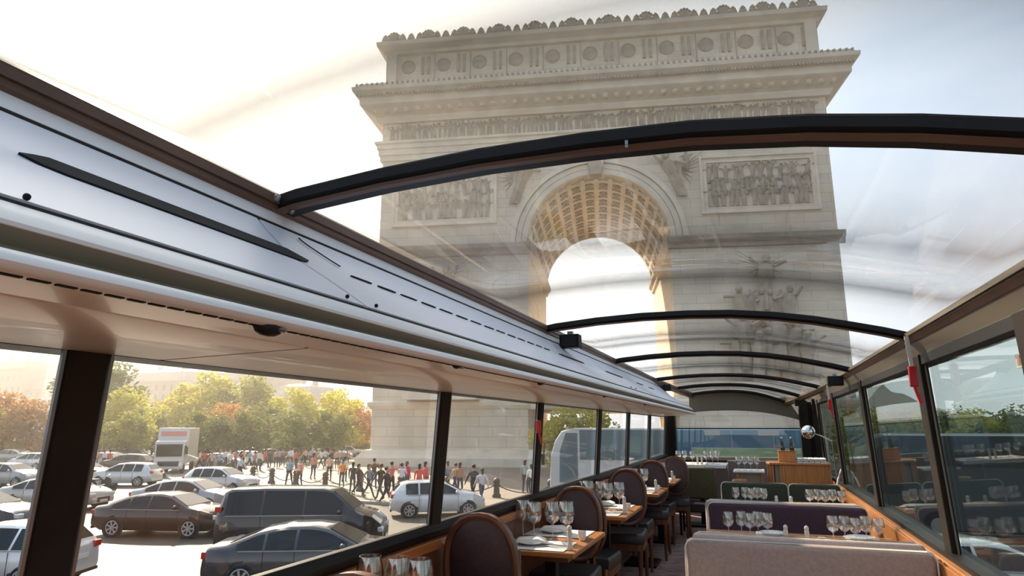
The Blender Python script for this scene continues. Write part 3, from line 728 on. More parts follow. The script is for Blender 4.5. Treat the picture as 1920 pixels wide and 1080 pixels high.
# ================================================================== THE SQUARE
tag(MB().box(-700, 500, -150, 1400, -.5, 0).build('ground', M['asphalt']), kind='structure')
AC = Vector((-15.5, 71.3))
PR = 42.0
ring = lambda r, n=120: [(AC.x+r*math.cos(2*math.pi*k/n), AC.y+r*math.sin(2*math.pi*k/n)) for k in range(n)]
plaza = tag(MB().prism(ring(PR-.3), 0, .13, 'z').build('plaza', M['paving']), kind='structure')
m = MB()
o_, i_ = ring(PR), ring(PR-.3)
m.loft([[(x,y,0) for x,y in o_],[(x,y,.14) for x,y in o_],[(x,y,.14) for x,y in i_],[(x,y,0) for x,y in i_]], caps=False, loop=True).build('kerb', M['kerb'], plaza)
m = MB()
for k in range(26):
    a = R(150+k*6); r0 = PR+9.5
    c, s = math.cos(a), math.sin(a); p = Vector((AC.x+r0*c, AC.y+r0*s)); tx = Vector((-s, c)); nx = Vector((c, s))
    q = [p+tx*1.4-nx*.08, p+tx*1.4+nx*.08, p-tx*1.4+nx*.08, p-tx*1.4-nx*.08]
    m.quad(*[(v.x, v.y, .006) for v in q])
o = m.build('lane_marking', M['linepaint']); tag(o, kind='structure')

# ------------------------------------------------------------------ triumphal arch; local x across, y away, z up
AA = math.atan2(.213, .977)
ARC = empty('triumphal_arch', (-.2130*62, .977*62, 0), AA, 'huge pale stone triumphal arch towering over the square beyond the glass roof', 'monument')
HS, RAD, SPR, DEP, TOPW = 22.4, 7.0, 21.6, 22.0, 34.0
m = MB(); NA = 36
ap = [(RAD*math.cos(math.pi*(1-k/NA)), SPR+RAD*math.sin(math.pi*(1-k/NA))) for k in range(NA+1)]
for y, fl in ((0, 1), (DEP, 0)):
    m.quad((-HS,y,0),(-RAD,y,0),(-RAD,y,SPR),(-HS,y,SPR)); m.quad((RAD,y,0),(HS,y,0),(HS,y,SPR),(RAD,y,SPR))
    m.quad((-HS,y,SPR),(-RAD,y,SPR),(-RAD,y,TOPW),(-HS,y,TOPW)); m.quad((RAD,y,SPR),(HS,y,SPR),(HS,y,TOPW),(RAD,y,TOPW))
    for (x0,z0),(x1,z1) in zip(ap, ap[1:]): m.quad((x0,y,z0),(x1,y,z1),(x1,y,TOPW),(x0,y,TOPW))
for x in (-HS, -RAD, RAD, HS): m.quad((x,0,0),(x,DEP,0),(x,DEP,SPR if abs(x)<10 else TOPW),(x,0,SPR if abs(x)<10 else TOPW))
for (x0,z0),(x1,z1) in zip(ap, ap[1:]): m.quad((x0,0,z0),(x0,DEP,z0),(x1,DEP,z1),(x1,0,z1))
m.quad((-HS,0,TOPW),(HS,0,TOPW),(HS,DEP,TOPW),(-HS,DEP,TOPW))
m.build('masonry', M['stone'], ARC)
def band(name, prof, mt=None, parent=ARC):
    """a moulding that runs round the whole building: (outset, height) pairs"""
    rings = [[(-HS-o,-o,h),(HS+o,-o,h),(HS+o,DEP+o,h),(-HS-o,DEP+o,h)] for o, h in prof]
    return MB().loft(rings).build(name, mt or M['stone_p'], parent)
band('architrave', [(0,31.3),(.25,31.3),(.25,31.9),(.4,31.9),(.4,32.5),(.55,32.55),(.55,33.0),(.75,33.1),(.75,33.35),(.1,33.36)])
band('frieze_band', [(0,33.36),(.12,33.36),(.12,35.5),(0,35.5)], M['stone'])
band('cornice', [(0,35.5),(.5,35.5),(.7,35.9),(.75,36.1),(2.0,36.9),(2.1,37.0),(2.1,37.7),(2.5,38.1),(2.75,38.3),(2.8,38.7),(2.35,38.75),(2.2,39.3),(.5,39.35)])
band('attic_base', [(0,39.3),(.7,39.3),(.7,39.9),(.35,40.1),(.2,40.5),(0,40.6)])
band('attic_wall', [(-.1,40.0),(-.1,44.0),(-2,44.0)], M['stone'])
band('attic_cornice', [(0,43.7),(.25,43.75),(.35,44.1),(.95,44.5),(1.0,44.95),(.3,45.0),(-1,45.0)])
band('pedestal', [(0,0),(1.1,0),(1.1,.9),(.8,1.2),(.55,1.6),(0,1.7)])
band('plinth_moulding', [(0,5.4),(.15,5.5),(.35,5.8),(.4,6.1),(.1,6.3),(0,6.3)])
# impost cornice: stops at the arch
for x0, x1 in ((-HS-.0, -RAD+.3), (RAD-.3, HS+.0)):
    mm = MB()
    pr = [(0,20.6),(-.25,20.65),(-.3,21.0),(-.6,21.3),(-.65,21.75),(-.15,21.9),(0,21.95)]
    a_, b_ = (x0-.5, x1) if x0 < 0 else (x0, x1+.5)
    mm.loft([[(a_, y, z) for y, z in pr], [(b_, y, z) for y, z in pr]]).build('impost_cornice', M['stone_d'], ARC)
    xi = -RAD if x0 < 0 else RAD; sg = 1 if x0 < 0 else -1
    MB().loft([[(xi-sg*y*1.0, .0, z) for y, z in pr], [(xi-sg*y*1.0, DEP, z) for y, z in pr]]).build('impost_cornice', M['stone_p'], ARC)
# archivolt rings
for r0, r1, pr_ in ((7.0,7.55,.42),(7.6,8.15,.32),(8.2,8.7,.45)):
    rings = []
    for k in range(NA+1):
        a = math.pi*(1-k/NA); c, s = math.cos(a), math.sin(a)
        rings.append([(r0*c, .02, SPR+r0*s), (r0*c, -pr_, SPR+r0*s), (r1*c, -pr_*.8, SPR+r1*s), (r1*c, .02, SPR+r1*s)])
    MB().loft(rings).build('archivolt', M['stone_p'], ARC, smooth=30)
MB().prism([(-.55,SPR+6.8),(.55,SPR+6.8),(.95,SPR+9.0),(-.95,SPR+9.0)], -.9, 0, 'y').build('keystone', M['stone_d'], ARC)
# the coffered vault: ribs both ways with a rosette in each coffer
rib = MB()
for j in range(9):
    y0 = 1.0+j*2.5
    rib.loft([[(r*math.cos(a), y, SPR+r*math.sin(a)) for r, y in ((7.02,y0),(6.78,y0),(6.78,y0+.55),(7.02,y0+.55))] for a in [math.pi*(1-k/30) for k in range(31)]])
for k in range(15):
    a = math.pi*(k+.5)/15-.035; b = a+.07
    rib.loft([[(r*math.cos(q), y, SPR+r*math.sin(q)) for r, q in ((7.02,a),(6.78,a),(6.78,b),(7.02,b))] for y in (.5, 21.6)])
rib.build('coffer_ribs', M['stone_p'], ARC)
ros = MB().lathe([(.42,0),(.40,.12),(.2,.22),(.1,.12),(.01,.16)], n=8).build('rosette', M['stone_d'], ARC)
first = True
for j in range(8):
    for k in range(14):
        a = math.pi*(k+1)/15
        o = ros if first else copy_tree(ros, parent=ARC); first = False
        o.location = (6.98*math.cos(a), 2.5+j*2.5, SPR+6.98*math.sin(a)); o.rotation_euler = (0, -(a+math.pi/2)+math.pi*0, 0)
# modillion roses beneath the cornice
mod = MB().box(-.30,.30,-.30,.30,-.06,.0).lathe([(.26,-.06),(.24,-.14),(.05,-.20),(.01,-.16)], n=8).build('modillion', M['stone_p'], ARC)
first = True
for k in range(41):
    o = mod if first else copy_tree(mod, parent=ARC); first = False
    o.location = (-23.0+46.0*k/40, -1.38, 36.52); o.rotation_euler = (R(-33), 0, 0)
m = MB()
for k in range(150): m.box(-24.6+49.2*k/149-.09, -24.6+49.2*k/149+.09, -2.62, -2.4, 37.72, 37.98)
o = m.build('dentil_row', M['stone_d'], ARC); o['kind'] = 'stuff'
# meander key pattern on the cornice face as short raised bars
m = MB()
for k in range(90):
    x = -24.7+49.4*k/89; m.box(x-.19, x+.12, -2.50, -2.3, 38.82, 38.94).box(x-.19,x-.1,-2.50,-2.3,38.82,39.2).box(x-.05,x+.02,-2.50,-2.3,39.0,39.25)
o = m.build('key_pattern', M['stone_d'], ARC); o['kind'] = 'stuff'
# attic: shields between pairs of pilaster strips
sh = MB().lathe([(.82,0),(.80,.14),(.66,.20),(.62,.10),(.3,.22),(.01,.25)], n=20).build('shield', M['stone_d'], ARC, smooth=40)
pl = MB().box(-.14,.14,-.2,0,-1.05,1.05).build('pilaster', M['stone_d'], ARC)
panel = MB().box(-.04,.04,-.12,0,-1.6,1.6).build('panel_joint', M['stone_d'], ARC)
fs = fp = fj = True
for k in range(12):
    x = -20.0+k*3.95-.0
    if x > 21.5: break
    o = sh if fs else copy_tree(sh, parent=ARC); fs = False
    o.location = (x, .12, 42.3); o.rotation_euler = (R(90), 0, 0)
for k in range(13):
    x = -21.98+k*3.95
    if abs(x) > 22.2: continue
    for d in (-.33, .33):
        o = pl if fp else copy_tree(pl, parent=ARC); fp = False
        o.location = (x+d, .1, 42.3)
    if abs(x) < 21.5:
        o = panel if fj else copy_tree(panel, parent=ARC); fj = False
        o.location = (x+1.0, .1, 42.0)
for x in (-HS+.6, HS-.6): MB().box(x-.55, x+.55, -.35, 0, 40.3, 43.9).build('corner_pilaster', M['stone_p'], ARC)
# crest of palmettes and lion heads
def palm(s_, wide):
    mm = MB()
    if wide:
        mm.sphere((0,0,.62), .62, 9, 6, (1,.6,1)); mm.box(-.3,.3,-.2,.2,-.1,.3)
        for a in (-1,-.5,0,.5,1): mm.sphere((.62*math.sin(a), -.1, .62+.62*math.cos(a)), .19, 6, 4)
    else:
        for a, h in ((-.7,.7),(-.3,.95),(0,1.1),(.3,.95),(.7,.7)):
            mm.loft([[(q*.10+.05*a, -.1, 0), (q*.10+.05*a, .1, 0), (q*.2+h*.5*math.sin(a), .08, h*.75), (q*.2+h*.5*math.sin(a), -.08, h*.75)] for q in (-1, 1)])
            mm.sphere((h*.55*math.sin(a), 0, h*math.cos(a*.5)*.95), .17, 6, 4)
    return mm
cw = palm(1, True).build('crest_head', M['stone_d'], ARC, smooth=50); cp = palm(1, False).build('crest_palmette', M['stone_d'], ARC, smooth=50)
fw_ = fp_ = True
for k in range(48):
    x = -22.6+k*.975
    if abs(x) > 23: continue
    if k % 4 == 1:
        o = cw if fw_ else copy_tree(cw, parent=ARC); fw_ = False
    else:
        o = cp if fp_ else copy_tree(cp, parent=ARC); fp_ = False
    o.location = (x, -.35, 44.95)
MB().box(-HS-.6, HS+.6, -.1, .4, 44.9, 45.6).build('parapet', M['stone_d'], ARC)
# carved figures
def figure(mm, x, y, z, h, lean=0, arms=True):
    w = h*.13; d = h*.1
    P = lambda t: (x+lean*t*h, z+t*h)
    rs = []
    for t, ww in ((0,.8),(.25,.9),(.48,.85),(.62,1.15),(.80,1.3),(.86,.4)):
        cx, cz_ = P(t); rs.append([(cx-ww*w, y, cz_), (cx, y-d*ww, cz_), (cx+ww*w, y, cz_)])
    mm.loft(rs)
    cx, cz_ = P(.93); mm.sphere((cx, y-d*.5, cz_), h*.085, 6, 4)
    if arms:
        for sg in (-1, 1):
            a = random.uniform(-.4, 1.3); cx, cz_ = P(.78)
            e_ = (cx+sg*(w*1.2+h*.2*math.cos(a)), y-d*.9, cz_+h*.22*math.sin(a))
            mm.tube([(cx+sg*w*1.1, y-d*.4, cz_), e_], h*.035, 4)
m = MB(); x = -21.6
while x < 21.7:
    figure(m, x, -.10, 33.5, random.uniform(1.6,1.95), random.uniform(-.12,.12)); x += random.uniform(.34,.52)
o = m.build('frieze_figures', M['stone_d'], ARC); o['kind'] = 'stuff'
for sg in (-1, 1):
    xc = sg*15.6
    p_ = empty('relief_panel', (xc, 0, 26.9)); p_.parent = ARC
    fr = [(-5.5,-2.95),(5.5,-2.95),(5.5,2.95),(-5.5,2.95)]; f2 = [(-4.85,-2.3),(4.85,-2.3),(4.85,2.3),(-4.85,2.3)]
    MB().loft([[(a, .01, b) for a, b in fr], [(a, -.32, b) for a, b in fr], [(a*.96, -.32, b*.94) for a, b in fr], [(a*.95, -.12, b*.92) for a, b in fr], [(a*.93,-.12,b*.86) for a,b in fr], [(a, -.2, b) for a, b in f2], [(a, .01, b) for a, b in f2]], caps=False).build('frame', M['stone_p'], p_)
    m = MB()
    for row, n_ in ((-2.2,15),(-1.1,14),(.2,12)):
        for k in range(n_): figure(m, -4.5+9.0*k/(n_-1)+random.uniform(-.2,.2), -.05-.05*(row < -1), row, random.uniform(1.7,2.1), random.uniform(-.25,.25))
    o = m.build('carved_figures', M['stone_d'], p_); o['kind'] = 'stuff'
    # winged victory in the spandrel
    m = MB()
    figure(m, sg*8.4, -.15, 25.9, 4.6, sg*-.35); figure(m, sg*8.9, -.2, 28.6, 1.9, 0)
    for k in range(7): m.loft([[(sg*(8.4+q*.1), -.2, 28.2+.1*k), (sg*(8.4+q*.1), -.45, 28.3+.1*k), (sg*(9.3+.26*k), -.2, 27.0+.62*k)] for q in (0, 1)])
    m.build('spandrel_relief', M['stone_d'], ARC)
    # tall group of statues against the pier
    g = empty('statue_group', (sg*15.2, -.5, 6.3)); g.parent = ARC
    MB().box(-3.6,3.6,-1.6,.5,0,1.4).build('ledge', M['stone_p'], g)
    m = MB()
    for k in range(9): figure(m, -2.8+.7*k, -.6-.3*(k % 3), 1.4+(k % 2)*1.1, random.uniform(4.4,5.6), random.uniform(-.1,.1))
    for k in range(4): figure(m, -1.8+1.2*k, -.3, 5.9, random.uniform(3.8,4.4), random.uniform(-.2,.2))
    figure(m, 0, -.3, 8.0, 5.2, .05)
    for q in (-1, 1):
        for k in range(6): m.loft([[(q*.4, -.3-.1*j, 11.8+.1*k), (q*.5, -.5, 11.9+.1*k), (q*(1.2+.38*k), -.3, 10.6+.75*k)] for j in (0, 1)])
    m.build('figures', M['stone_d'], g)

# ------------------------------------------------------------------ trees
def make_tree(name, lm, seed, sx=1.0):
    rnd = random.Random(seed); t = empty(name, (0,0,0))
    m = MB(); m.tube([(0,0,-.1),(.1,.05,1.4),(0,.1,3.0),(.1,0,4.6)], [.28,.22,.19,.12], 8)
    for k in range(6):
        a = k*1.05+rnd.random(); m.tube([(0,0,2.4+.25*k),(1.1*math.cos(a),1.1*math.sin(a),3.6+.3*k),(2.1*math.cos(a),2.1*math.sin(a),4.6+.35*k)], [.12,.08,.03], 5)
    m.build('trunk', M['bark'], t, smooth=50)
    m = MB()
    for b in range(46):
        while True:
            p = Vector((rnd.uniform(-1,1), rnd.uniform(-1,1), rnd.uniform(-1,1)))
            if p.length < 1: break
        c = Vector((p.x*3.4*sx, p.y*3.4*sx, 5.1+p.z*3.5)); r = rnd.uniform(.8,1.35)
        for k in range(95):
            d = Vector((rnd.gauss(0,1), rnd.gauss(0,1), rnd.gauss(0,1))).normalized(); q = c+d*r*rnd.uniform(.75,1.08)
            u = Vector((rnd.gauss(0,1), rnd.gauss(0,1), rnd.gauss(0,.6))).normalized(); w = d.cross(u).normalized(); s_ = rnd.uniform(.15,.28)
            m.add([q-u*s_, q+w*s_*.6, q+u*s_, q-w*s_*.6], [(0,1,2,3)])
    m.build('foliage', lm, t, fixn=False)
    return t
TREES = [make_tree('leafy_tree', LEAF[0], 1), make_tree('leafy_tree', LEAF[1], 2), make_tree('leafy_tree', LEAF[2], 3), make_tree('leafy_tree', LEAF[3], 4, 1.1)]
kindn = ['green', 'yellow-green', 'rust-coloured', 'dark green']
TS = [ # pixel column, height of the top pixel row, depth Y, kind, note
 (18,752,52,2,'at the left edge of the view before the far buildings'),(66,765,55,2,'just left of the wide black window post'),(-40,750,50,1,'at the extreme left edge'),
 (196,700,62,3,'tall behind the right edge of the wide window post'),(232,745,60,1,'first right of the wide window post'),(275,775,66,3,'behind the white lorry'),(318,770,72,1,'above the white lorry cab'),
 (352,745,80,2,'between the lorry and the pointed yellow tree'),(388,716,78,1,'with a pointed top before the pale facade'),(425,770,60,2,'low, behind the crowd'),(470,718,82,0,'round-headed with the highest top in the middle'),
 (505,770,64,3,'low, behind the parked cars'),(548,742,74,1,'left of the gap of bright sky'),(590,785,76,0,'small, in the bright gap'),(640,745,74,1,'next to the left pier of the arch'),(668,765,78,2,'touching the left pier of the arch'),
 (620,800,62,3,'low dark, left of the arch base'),(450,800,58,3,'low dark, beyond the standing people'),(130,790,64,3,'hidden partly by the wide post'),
 (560,790,60,3,'low, under the yellow tree'),(380,800,56,3,'low, right of the lorry'),(240,800,55,0,'low, left of the lorry'),
 (1060,765,48,1,'seen over the pale coach through the left windows'),(1105,768,50,1,'second over the pale coach'),
 (1648,788,62,1,'low, beyond the dark coach through the right windows'),(1690,792,64,2,'rust and low over the dark coach'),(1725,790,60,1,'beside the right window post over the dark coach'),
 (1782,786,60,3,'just right of the nearest right window post'),(1830,790,58,1,'over the dark coach in the nearest right window'),(1875,788,60,0,'near the right edge over the dark coach'),(1915,785,55,3,'at the right edge of the view'),(1612,790,48,0,'small, between the far right posts')]
for k, (u, v, Y, kd, note) in enumerate(TS):
    d = FW*F + RT*(u-960) + UP*(540-v); q = d*(Y/d.y); h = q.z+CZ
    sc = max(.55, h/8.9)*(1.12 if u < 700 else 1)
    o = place(TREES[kd] if ('t%d' % kd) not in USED else TREES[kd], USED, (q.x, Y, 0), k*1.7, '%s tree %s' % (kindn[kd], note), 'tree', 'trees around the square', scale=(sc*1.12, sc*1.12, sc))
m = MB(); ha, hb = Vector((-96, 50, 0)), Vector((-38, 98, 0)); hd = (hb-ha); hn = Vector((-hd.y, hd.x, 0)).normalized(); rh = random.Random(9)
hdg = empty('clipped_hedge', ha, 0, 'long low dark green hedge under the trees behind the far traffic', 'hedge')
m.loft([[tuple(hd*q-hn*.5), tuple(hd*q-hn*.5+Vector((0,0,2.1))), tuple(hd*q+hn*.5+Vector((0,0,2.1))), tuple(hd*q+hn*.5)] for q in (0, 1)]); m.build('twigs', LEAF[3], hdg)
m = MB()
for k in range(6000):
    q = hd*rh.random()+hn*rh.uniform(-.8,.6)+Vector((0,0,rh.uniform(.1,2.6))); u = Vector((rh.gauss(0,1), rh.gauss(0,1), rh.gauss(0,1))).normalized(); w = u.cross(Vector((rh.gauss(0,1), rh.gauss(0,1), 1))).normalized(); s_ = rh.uniform(.15,.28)
    m.add([q-u*s_, q+w*s_*.6, q+u*s_, q-w*s_*.6], [(0,1,2,3)])
m.build('foliage', LEAF[3], hdg, fixn=False)
# ------------------------------------------------------------------ far buildings
def building(x0, x1, y, h, lb, rows=5, roof=4):
    t = empty('apartment_building', ((x0+x1)/2, y, 0), 0, lb, 'building', 'pale buildings beyond the trees'); w = (x1-x0)/2
    MB().box(-w, w, 0, 16, 0, h-roof).build('facade', M['building'], t)
    MB().loft([[(-w,0,h-roof),(w,0,h-roof),(w,16,h-roof),(-w,16,h-roof)], [(-w+1.2,1.8,h-1),(w-1.2,1.8,h-1),(w-1.2,14,h-1),(-w+1.2,14,h-1)], [(-w+3,5,h),(w-3,5,h),(w-3,11,h),(-w+3,11,h)]]).build('mansard_roof', M['zinc'], t)
    m = MB(); n = max(3, int(2*w/3.2))
    for r in range(rows):
        for k in range(n):
            x = -w+(k+.5)*2*w/n; z = 3.5+r*(h-roof-4)/rows; m.box(x-.6, x+.6, -.05, .2, z, z+2.0)
    o = m.build('windows', M['bwin'], t); o['kind'] = 'stuff'
    for k in range(3): MB().box(-w*.6+k*w*.6-.5, -w*.6+k*w*.6+.9, 6, 7, h-1, h+1.6).build('chimney', M['building'], t)
    MB().box(-w-.2, w+.2, -.5, 0, h-roof-.5, h-roof).build('cornice', M['building'], t)
building(-300,-262,170,30,'tall pale stepped building at the far left, before the wide window post')
building(-261,-240,172,22,'lower pale building beside the tall one at the far left')
building(-213,-176,165,23,'wide pale building with a round-windowed top floor behind the yellow trees')
building(-173,-164,166,20,'narrow low pale building right of the wide one')
building(-163,-142,168,23,'pale building behind the pointed yellow tree')
building(-141,-126,165,17,'farthest right pale building, left of the bright gap of sky')
t = empty('flagpole', (-172, 160, 0), 0, 'thin flagpole rising over the pale buildings', 'pole'); MB().tube([(0,0,0),(0,0,26)], [.25,.12], 6).build('mast', M['kerb'], t); MB().sphere((0,0,26.1), .3, 6, 4).build('finial', M['kerb'], t)
# hazy hill to the right
rg = [(.10,0),(.117,6),(.135,9.5),(.155,13.5),(.168,16.5),(.178,15),(.19,13.5),(.215,8.5),(.245,7.5),(.27,5.5),(.30,4),(.34,3),(.42,2.5)]
m = MB(); m.loft([[(r*260, 260, 0), (r*260, 262, max(0, h+3.4-2+.8*math.sin(i*7))), (r*300, 330, max(0,(h+3)*1.15)), (r*300, 340, 0)] for i, (r, h) in enumerate([(a+(b-a)*q, c+(d-c)*q) for (a,c),(b,d) in zip(rg, rg[1:]) for q in (0,.33,.66)])])
tag(m.build('hill', M['hill'], smooth=60), kind='structure')

# ------------------------------------------------------------------ vehicles: x forward, centred
def interp(pts, x):
    for (a, b), (c, d) in zip(pts, pts[1:]):
        if a <= x <= c: return b+(d-b)*(x-a)/max(1e-6, c-a)
    return pts[0][1] if x < pts[0][0] else pts[-1][1]
CARS = dict(
 saloon=dict(L=4.8, W=.91, belt=.93, top=[(-2.4,.60),(-2.36,.90),(-2.28,1.02),(-1.85,1.07),(-1.15,1.34),(-.6,1.45),(.1,1.46),(.5,1.40),(1.3,1.03),(1.75,.97),(2.15,.85),(2.33,.70),(2.4,.5)], win=(-1.62,1.02), pil=(-.95,-.22), ws=(.52,1.22), rs=(-1.78,-1.12), wh=(-1.42,1.43), wr=.33),
 hatch=dict(L=4.1, W=.87, belt=.93, top=[(-2.05,.55),(-2.02,.85),(-1.95,1.05),(-1.62,1.38),(-1.3,1.47),(-.3,1.5),(.3,1.44),(1.05,1.05),(1.5,.98),(1.85,.86),(2.0,.70),(2.05,.5)], win=(-1.45,.88), pil=(-.85,-.12), ws=(.34,.98), rs=(-1.93,-1.64), wh=(-1.25,1.27), wr=.31),
 van=dict(L=5.15, W=.97, belt=1.12, top=[(-2.57,.6),(-2.56,1.0),(-2.52,1.3),(-2.38,1.8),(-2.2,1.89),(-1.2,1.92),(.6,1.9),(.95,1.84),(1.75,1.22),(2.2,1.10),(2.48,.88),(2.56,.6)], win=(-2.3,1.35), pil=(-1.15,.12), ws=(.98,1.68), rs=(-2.5,-2.40), wh=(-1.6,1.6), wr=.35),
)
def make_car(kd):
    c = CARS[kd]; L2 = c['L']/2; belt = c['belt']; t = empty('car' if kd != 'van' else 'people_carrier', (0,0,0))
    top = lambda x: interp(c['top'], x)
    W = lambda x: c['W']*(1-.20*(abs(x)/L2)**6)
    bl = lambda x: min(belt, top(x)-.035)
    wt = lambda x: W(x)-.03-.30*max(0, top(x)-bl(x)-.035)/.5*(.62 if kd == 'van' else 1)
    def side(x, z):
        b = bl(x); f_ = max(0, (z-b)/max(.01, top(x)-.04-b)); return W(x)*.99+(wt(x)-W(x)*.99)*min(1, f_)
    xs = sorted(set([p[0] for p in c['top']]+[-L2+.2*k for k in range(int(c['L']/.2)+1)]))
    rings = []
    for x in xs:
        w, b, tp, q = W(x), bl(x), top(x), wt(x)
        zb = .22 if abs(x) < L2-.3 else .30
        half = [(w*.90, zb), (w*.985, zb+.12), (w*1.0, min(b-.05, .6)), (w*.99, b), (q, tp-.04), (q-.10, tp)]
        rings.append([(x, y, z) for y, z in half]+[(x, -y, z) for y, z in reversed(half)])
    MB().loft(rings).build('body', M['paint'], t, smooth=52)
    for sg in (-1, 1):
        cuts = [c['win'][0]]+list(c['pil'])+[c['win'][1]]
        for a, b in zip(cuts, cuts[1:]):
            a += .035; b -= .035; rg_ = []
            for k in range(7):
                x = a+(b-a)*k/6; z0 = bl(x)+.03; z1 = top(x)-.085
                if z1 < z0+.02: z1 = z0+.02
                rg_.append([(x, sg*(side(x,z0)+.008), z0), (x, sg*(side(x,z1)+.008), z1), (x, sg*(side(x,z1)-.02), z1), (x, sg*(side(x,z0)-.02), z0)])
            MB().loft(rg_).build('side_window', M['carglass'], t)
        MB().box(c['win'][0]+.1, c['win'][1], *sorted((sg*(c['W']+.002), sg*(c['W']-.01))), belt-.005, belt+.018).build('chrome_strip', M['steel'], t)
        x = c['win'][1]-.12
        MB().sphere((x, sg*(c['W']+.09), belt+.10), .10, 8, 6, (.7,1.0,.75)).build('wing_mirror', M['paint'], t, smooth=60)
        for x in c['pil']+((c['win'][1]-.05),): 
            MB().box(x-.006, x+.006, *sorted((sg*(c['W']+.0015), sg*(c['W']-.02))), .35, belt-.02).build('door_gap', M['carblack'], t)
        for x in c['wh']:
            arch = MB().lathe([(c['wr']+.07,-.02),(c['wr']+.07,.004),(.05,.004)], (x, sg*(c['W']*.985), c['wr']), 20, 'y') if sg < 0 else MB().lathe([(c['wr']+.07,.02),(c['wr']+.07,-.004),(.05,-.004)], (x, sg*(c['W']*.985), c['wr']), 20, 'y')
            arch.build('wheel_arch', M['carblack'], t)
            w_ = MB().lathe([(.02,-.10),(c['wr']-.03,-.10),(c['wr'],-.07),(c['wr'],.07),(c['wr']-.03,.10),(c['wr']*.68,.085),(.02,.07)], (x, sg*(c['W']-.075), c['wr']), 20, 'y').build('wheel', M['tyre'], t, smooth=40)
            yy = sg*(c['W']+.027); m = MB()
            m.lathe([(c['wr']*.68,-.006),(c['wr']*.72,0),(c['wr']*.68,.006),(c['wr']*.62,0),(c['wr']*.68,-.006)], (x, yy, c['wr']), 18, 'y', caps=False); m.lathe([(.045,-.012),(.045,.012)], (x, yy, c['wr']), 10, 'y')
            for k in range(7):
                a = k*2*math.pi/7; dx, dz = math.cos(a), math.sin(a); r_ = c['wr']*.66
                m.add([(x-dz*.022, yy, c['wr']+dx*.022), (x+dz*.022, yy, c['wr']-dx*.022), (x+dx*r_+dz*.03, yy, c['wr']+dz*r_-dx*.03), (x+dx*r_-dz*.03, yy, c['wr']+dz*r_+dx*.03),
                       (x-dz*.022, yy-sg*.02, c['wr']+dx*.022), (x+dz*.022, yy-sg*.02, c['wr']-dx*.022), (x+dx*r_+dz*.03, yy-sg*.02, c['wr']+dz*r_-dx*.03), (x+dx*r_-dz*.03, yy-sg*.02, c['wr']+dz*r_+dx*.03)],
                      [(0,1,2,3),(4,7,6,5),(0,4,5,1),(1,5,6,2),(2,6,7,3),(3,7,4,0)])
            m.build('rim', M['rim'], w_)
        MB().box(-L2-.01, -L2+.20, *sorted((sg*(W(-L2+.1)*.99+.006), sg*.48)), top(-L2+.1)-.24, top(-L2+.1)-.08).build('tail_lamp', M['tail'], t, bevel=.02)
        MB().box(L2-.34, L2-.02, *sorted((sg*(W(L2-.15)+.004), sg*.50)), .60, .76).build('headlamp', M['headl'], t, bevel=.03)
    for nm, (a, b) in (('windscreen', c['ws']), ('rear_window', c['rs'])):
        rg_ = []
        for k in range(6):
            x = a+(b-a)*k/5; y = wt(x)-.06 if nm == 'windscreen' else wt(x)-.10; dx = .008 if nm == 'windscreen' else -.008
            rg_.append([(x+dx, -y, top(x)+.008), (x+dx, y, top(x)+.008), (x-dx, y, top(x)-.02), (x-dx, -y, top(x)-.02)])
        MB().loft(rg_).build(nm, M['carglass'], t)
    MB().box(L2-.03, L2+.012, -.42, .42, .34, .56).build('grille', M['carblack'], t, bevel=.01)
    MB().box(-L2-.014, -L2+.02, -.26, .26, .62, .73).build('number_plate', M['plate'], t); MB().box(L2-.02, L2+.02, -.26, .26, .36, .46).build('number_plate', M['plate'], t)
    MB().box(-L2-.006, -L2+.05, -.7, .7, .26, .34).build('bumper_trim', M['carblack'], t)
    return t
PCAR = {k: make_car(k) for k in CARS}
for k, o in PCAR.items(): o.name = {'saloon':'saloon_car','hatch':'hatchback_car','van':'people_carrier'}[k]
def car(kd, x, y, hd, col, lb, cat='car', grp='traffic on the square', sc=None):
    return place(PCAR[kd], USED, (x, y, 0), R(hd), lb, cat, grp, color=(*col, 1), scale=sc)
BLK, SIL, WHT, GRY, BRN = (.018,.015,.016), (.42,.43,.44), (.72,.72,.72), (.09,.10,.12), (.12,.07,.045)
car('saloon', -20.35, 18.95, 14, (.03,.02,.017), 'dark brown-black saloon car side-on behind the wide window post, nearest of its row')
car('van', -13.75, 18.25, 24, BLK, 'black people carrier with dark windows, right of the dark saloon', 'van')
car('saloon', -10.55, 14.35, 24, (.045,.045,.055), 'grey saloon car at the bottom, in front of the black people carrier')
car('hatch', -13.45, 27.0, 33, WHT, 'white hatchback driving past the crowd, cut by the second window post')
car('hatch', -17.75, 11.6, 200, WHT, 'big white hatchback at the lower left behind the wide window post')
car('saloon', -24.6, 24.0, 14, SIL, 'silver saloon car directly behind the dark saloon')
car('hatch', -29.6, 31.2, 10, (.62,.63,.64), 'pale silver hatchback left of the chained bollards')
car('hatch', -39.2, 32.9, 200, WHT, 'white hatchback with a big rear window left of the silver cars')
car('saloon', -27.2, 16.6, 18, GRY, 'dark grey saloon car left of the wide window post, middle distance')
car('saloon', -31.5, 22.8, 15, (.5,.47,.43), 'beige saloon car at the left edge above the grey one')
car('hatch', -46, 30, 12, SIL, 'silver hatchback at the left edge farther back')
rr = random.Random(5); n = 0
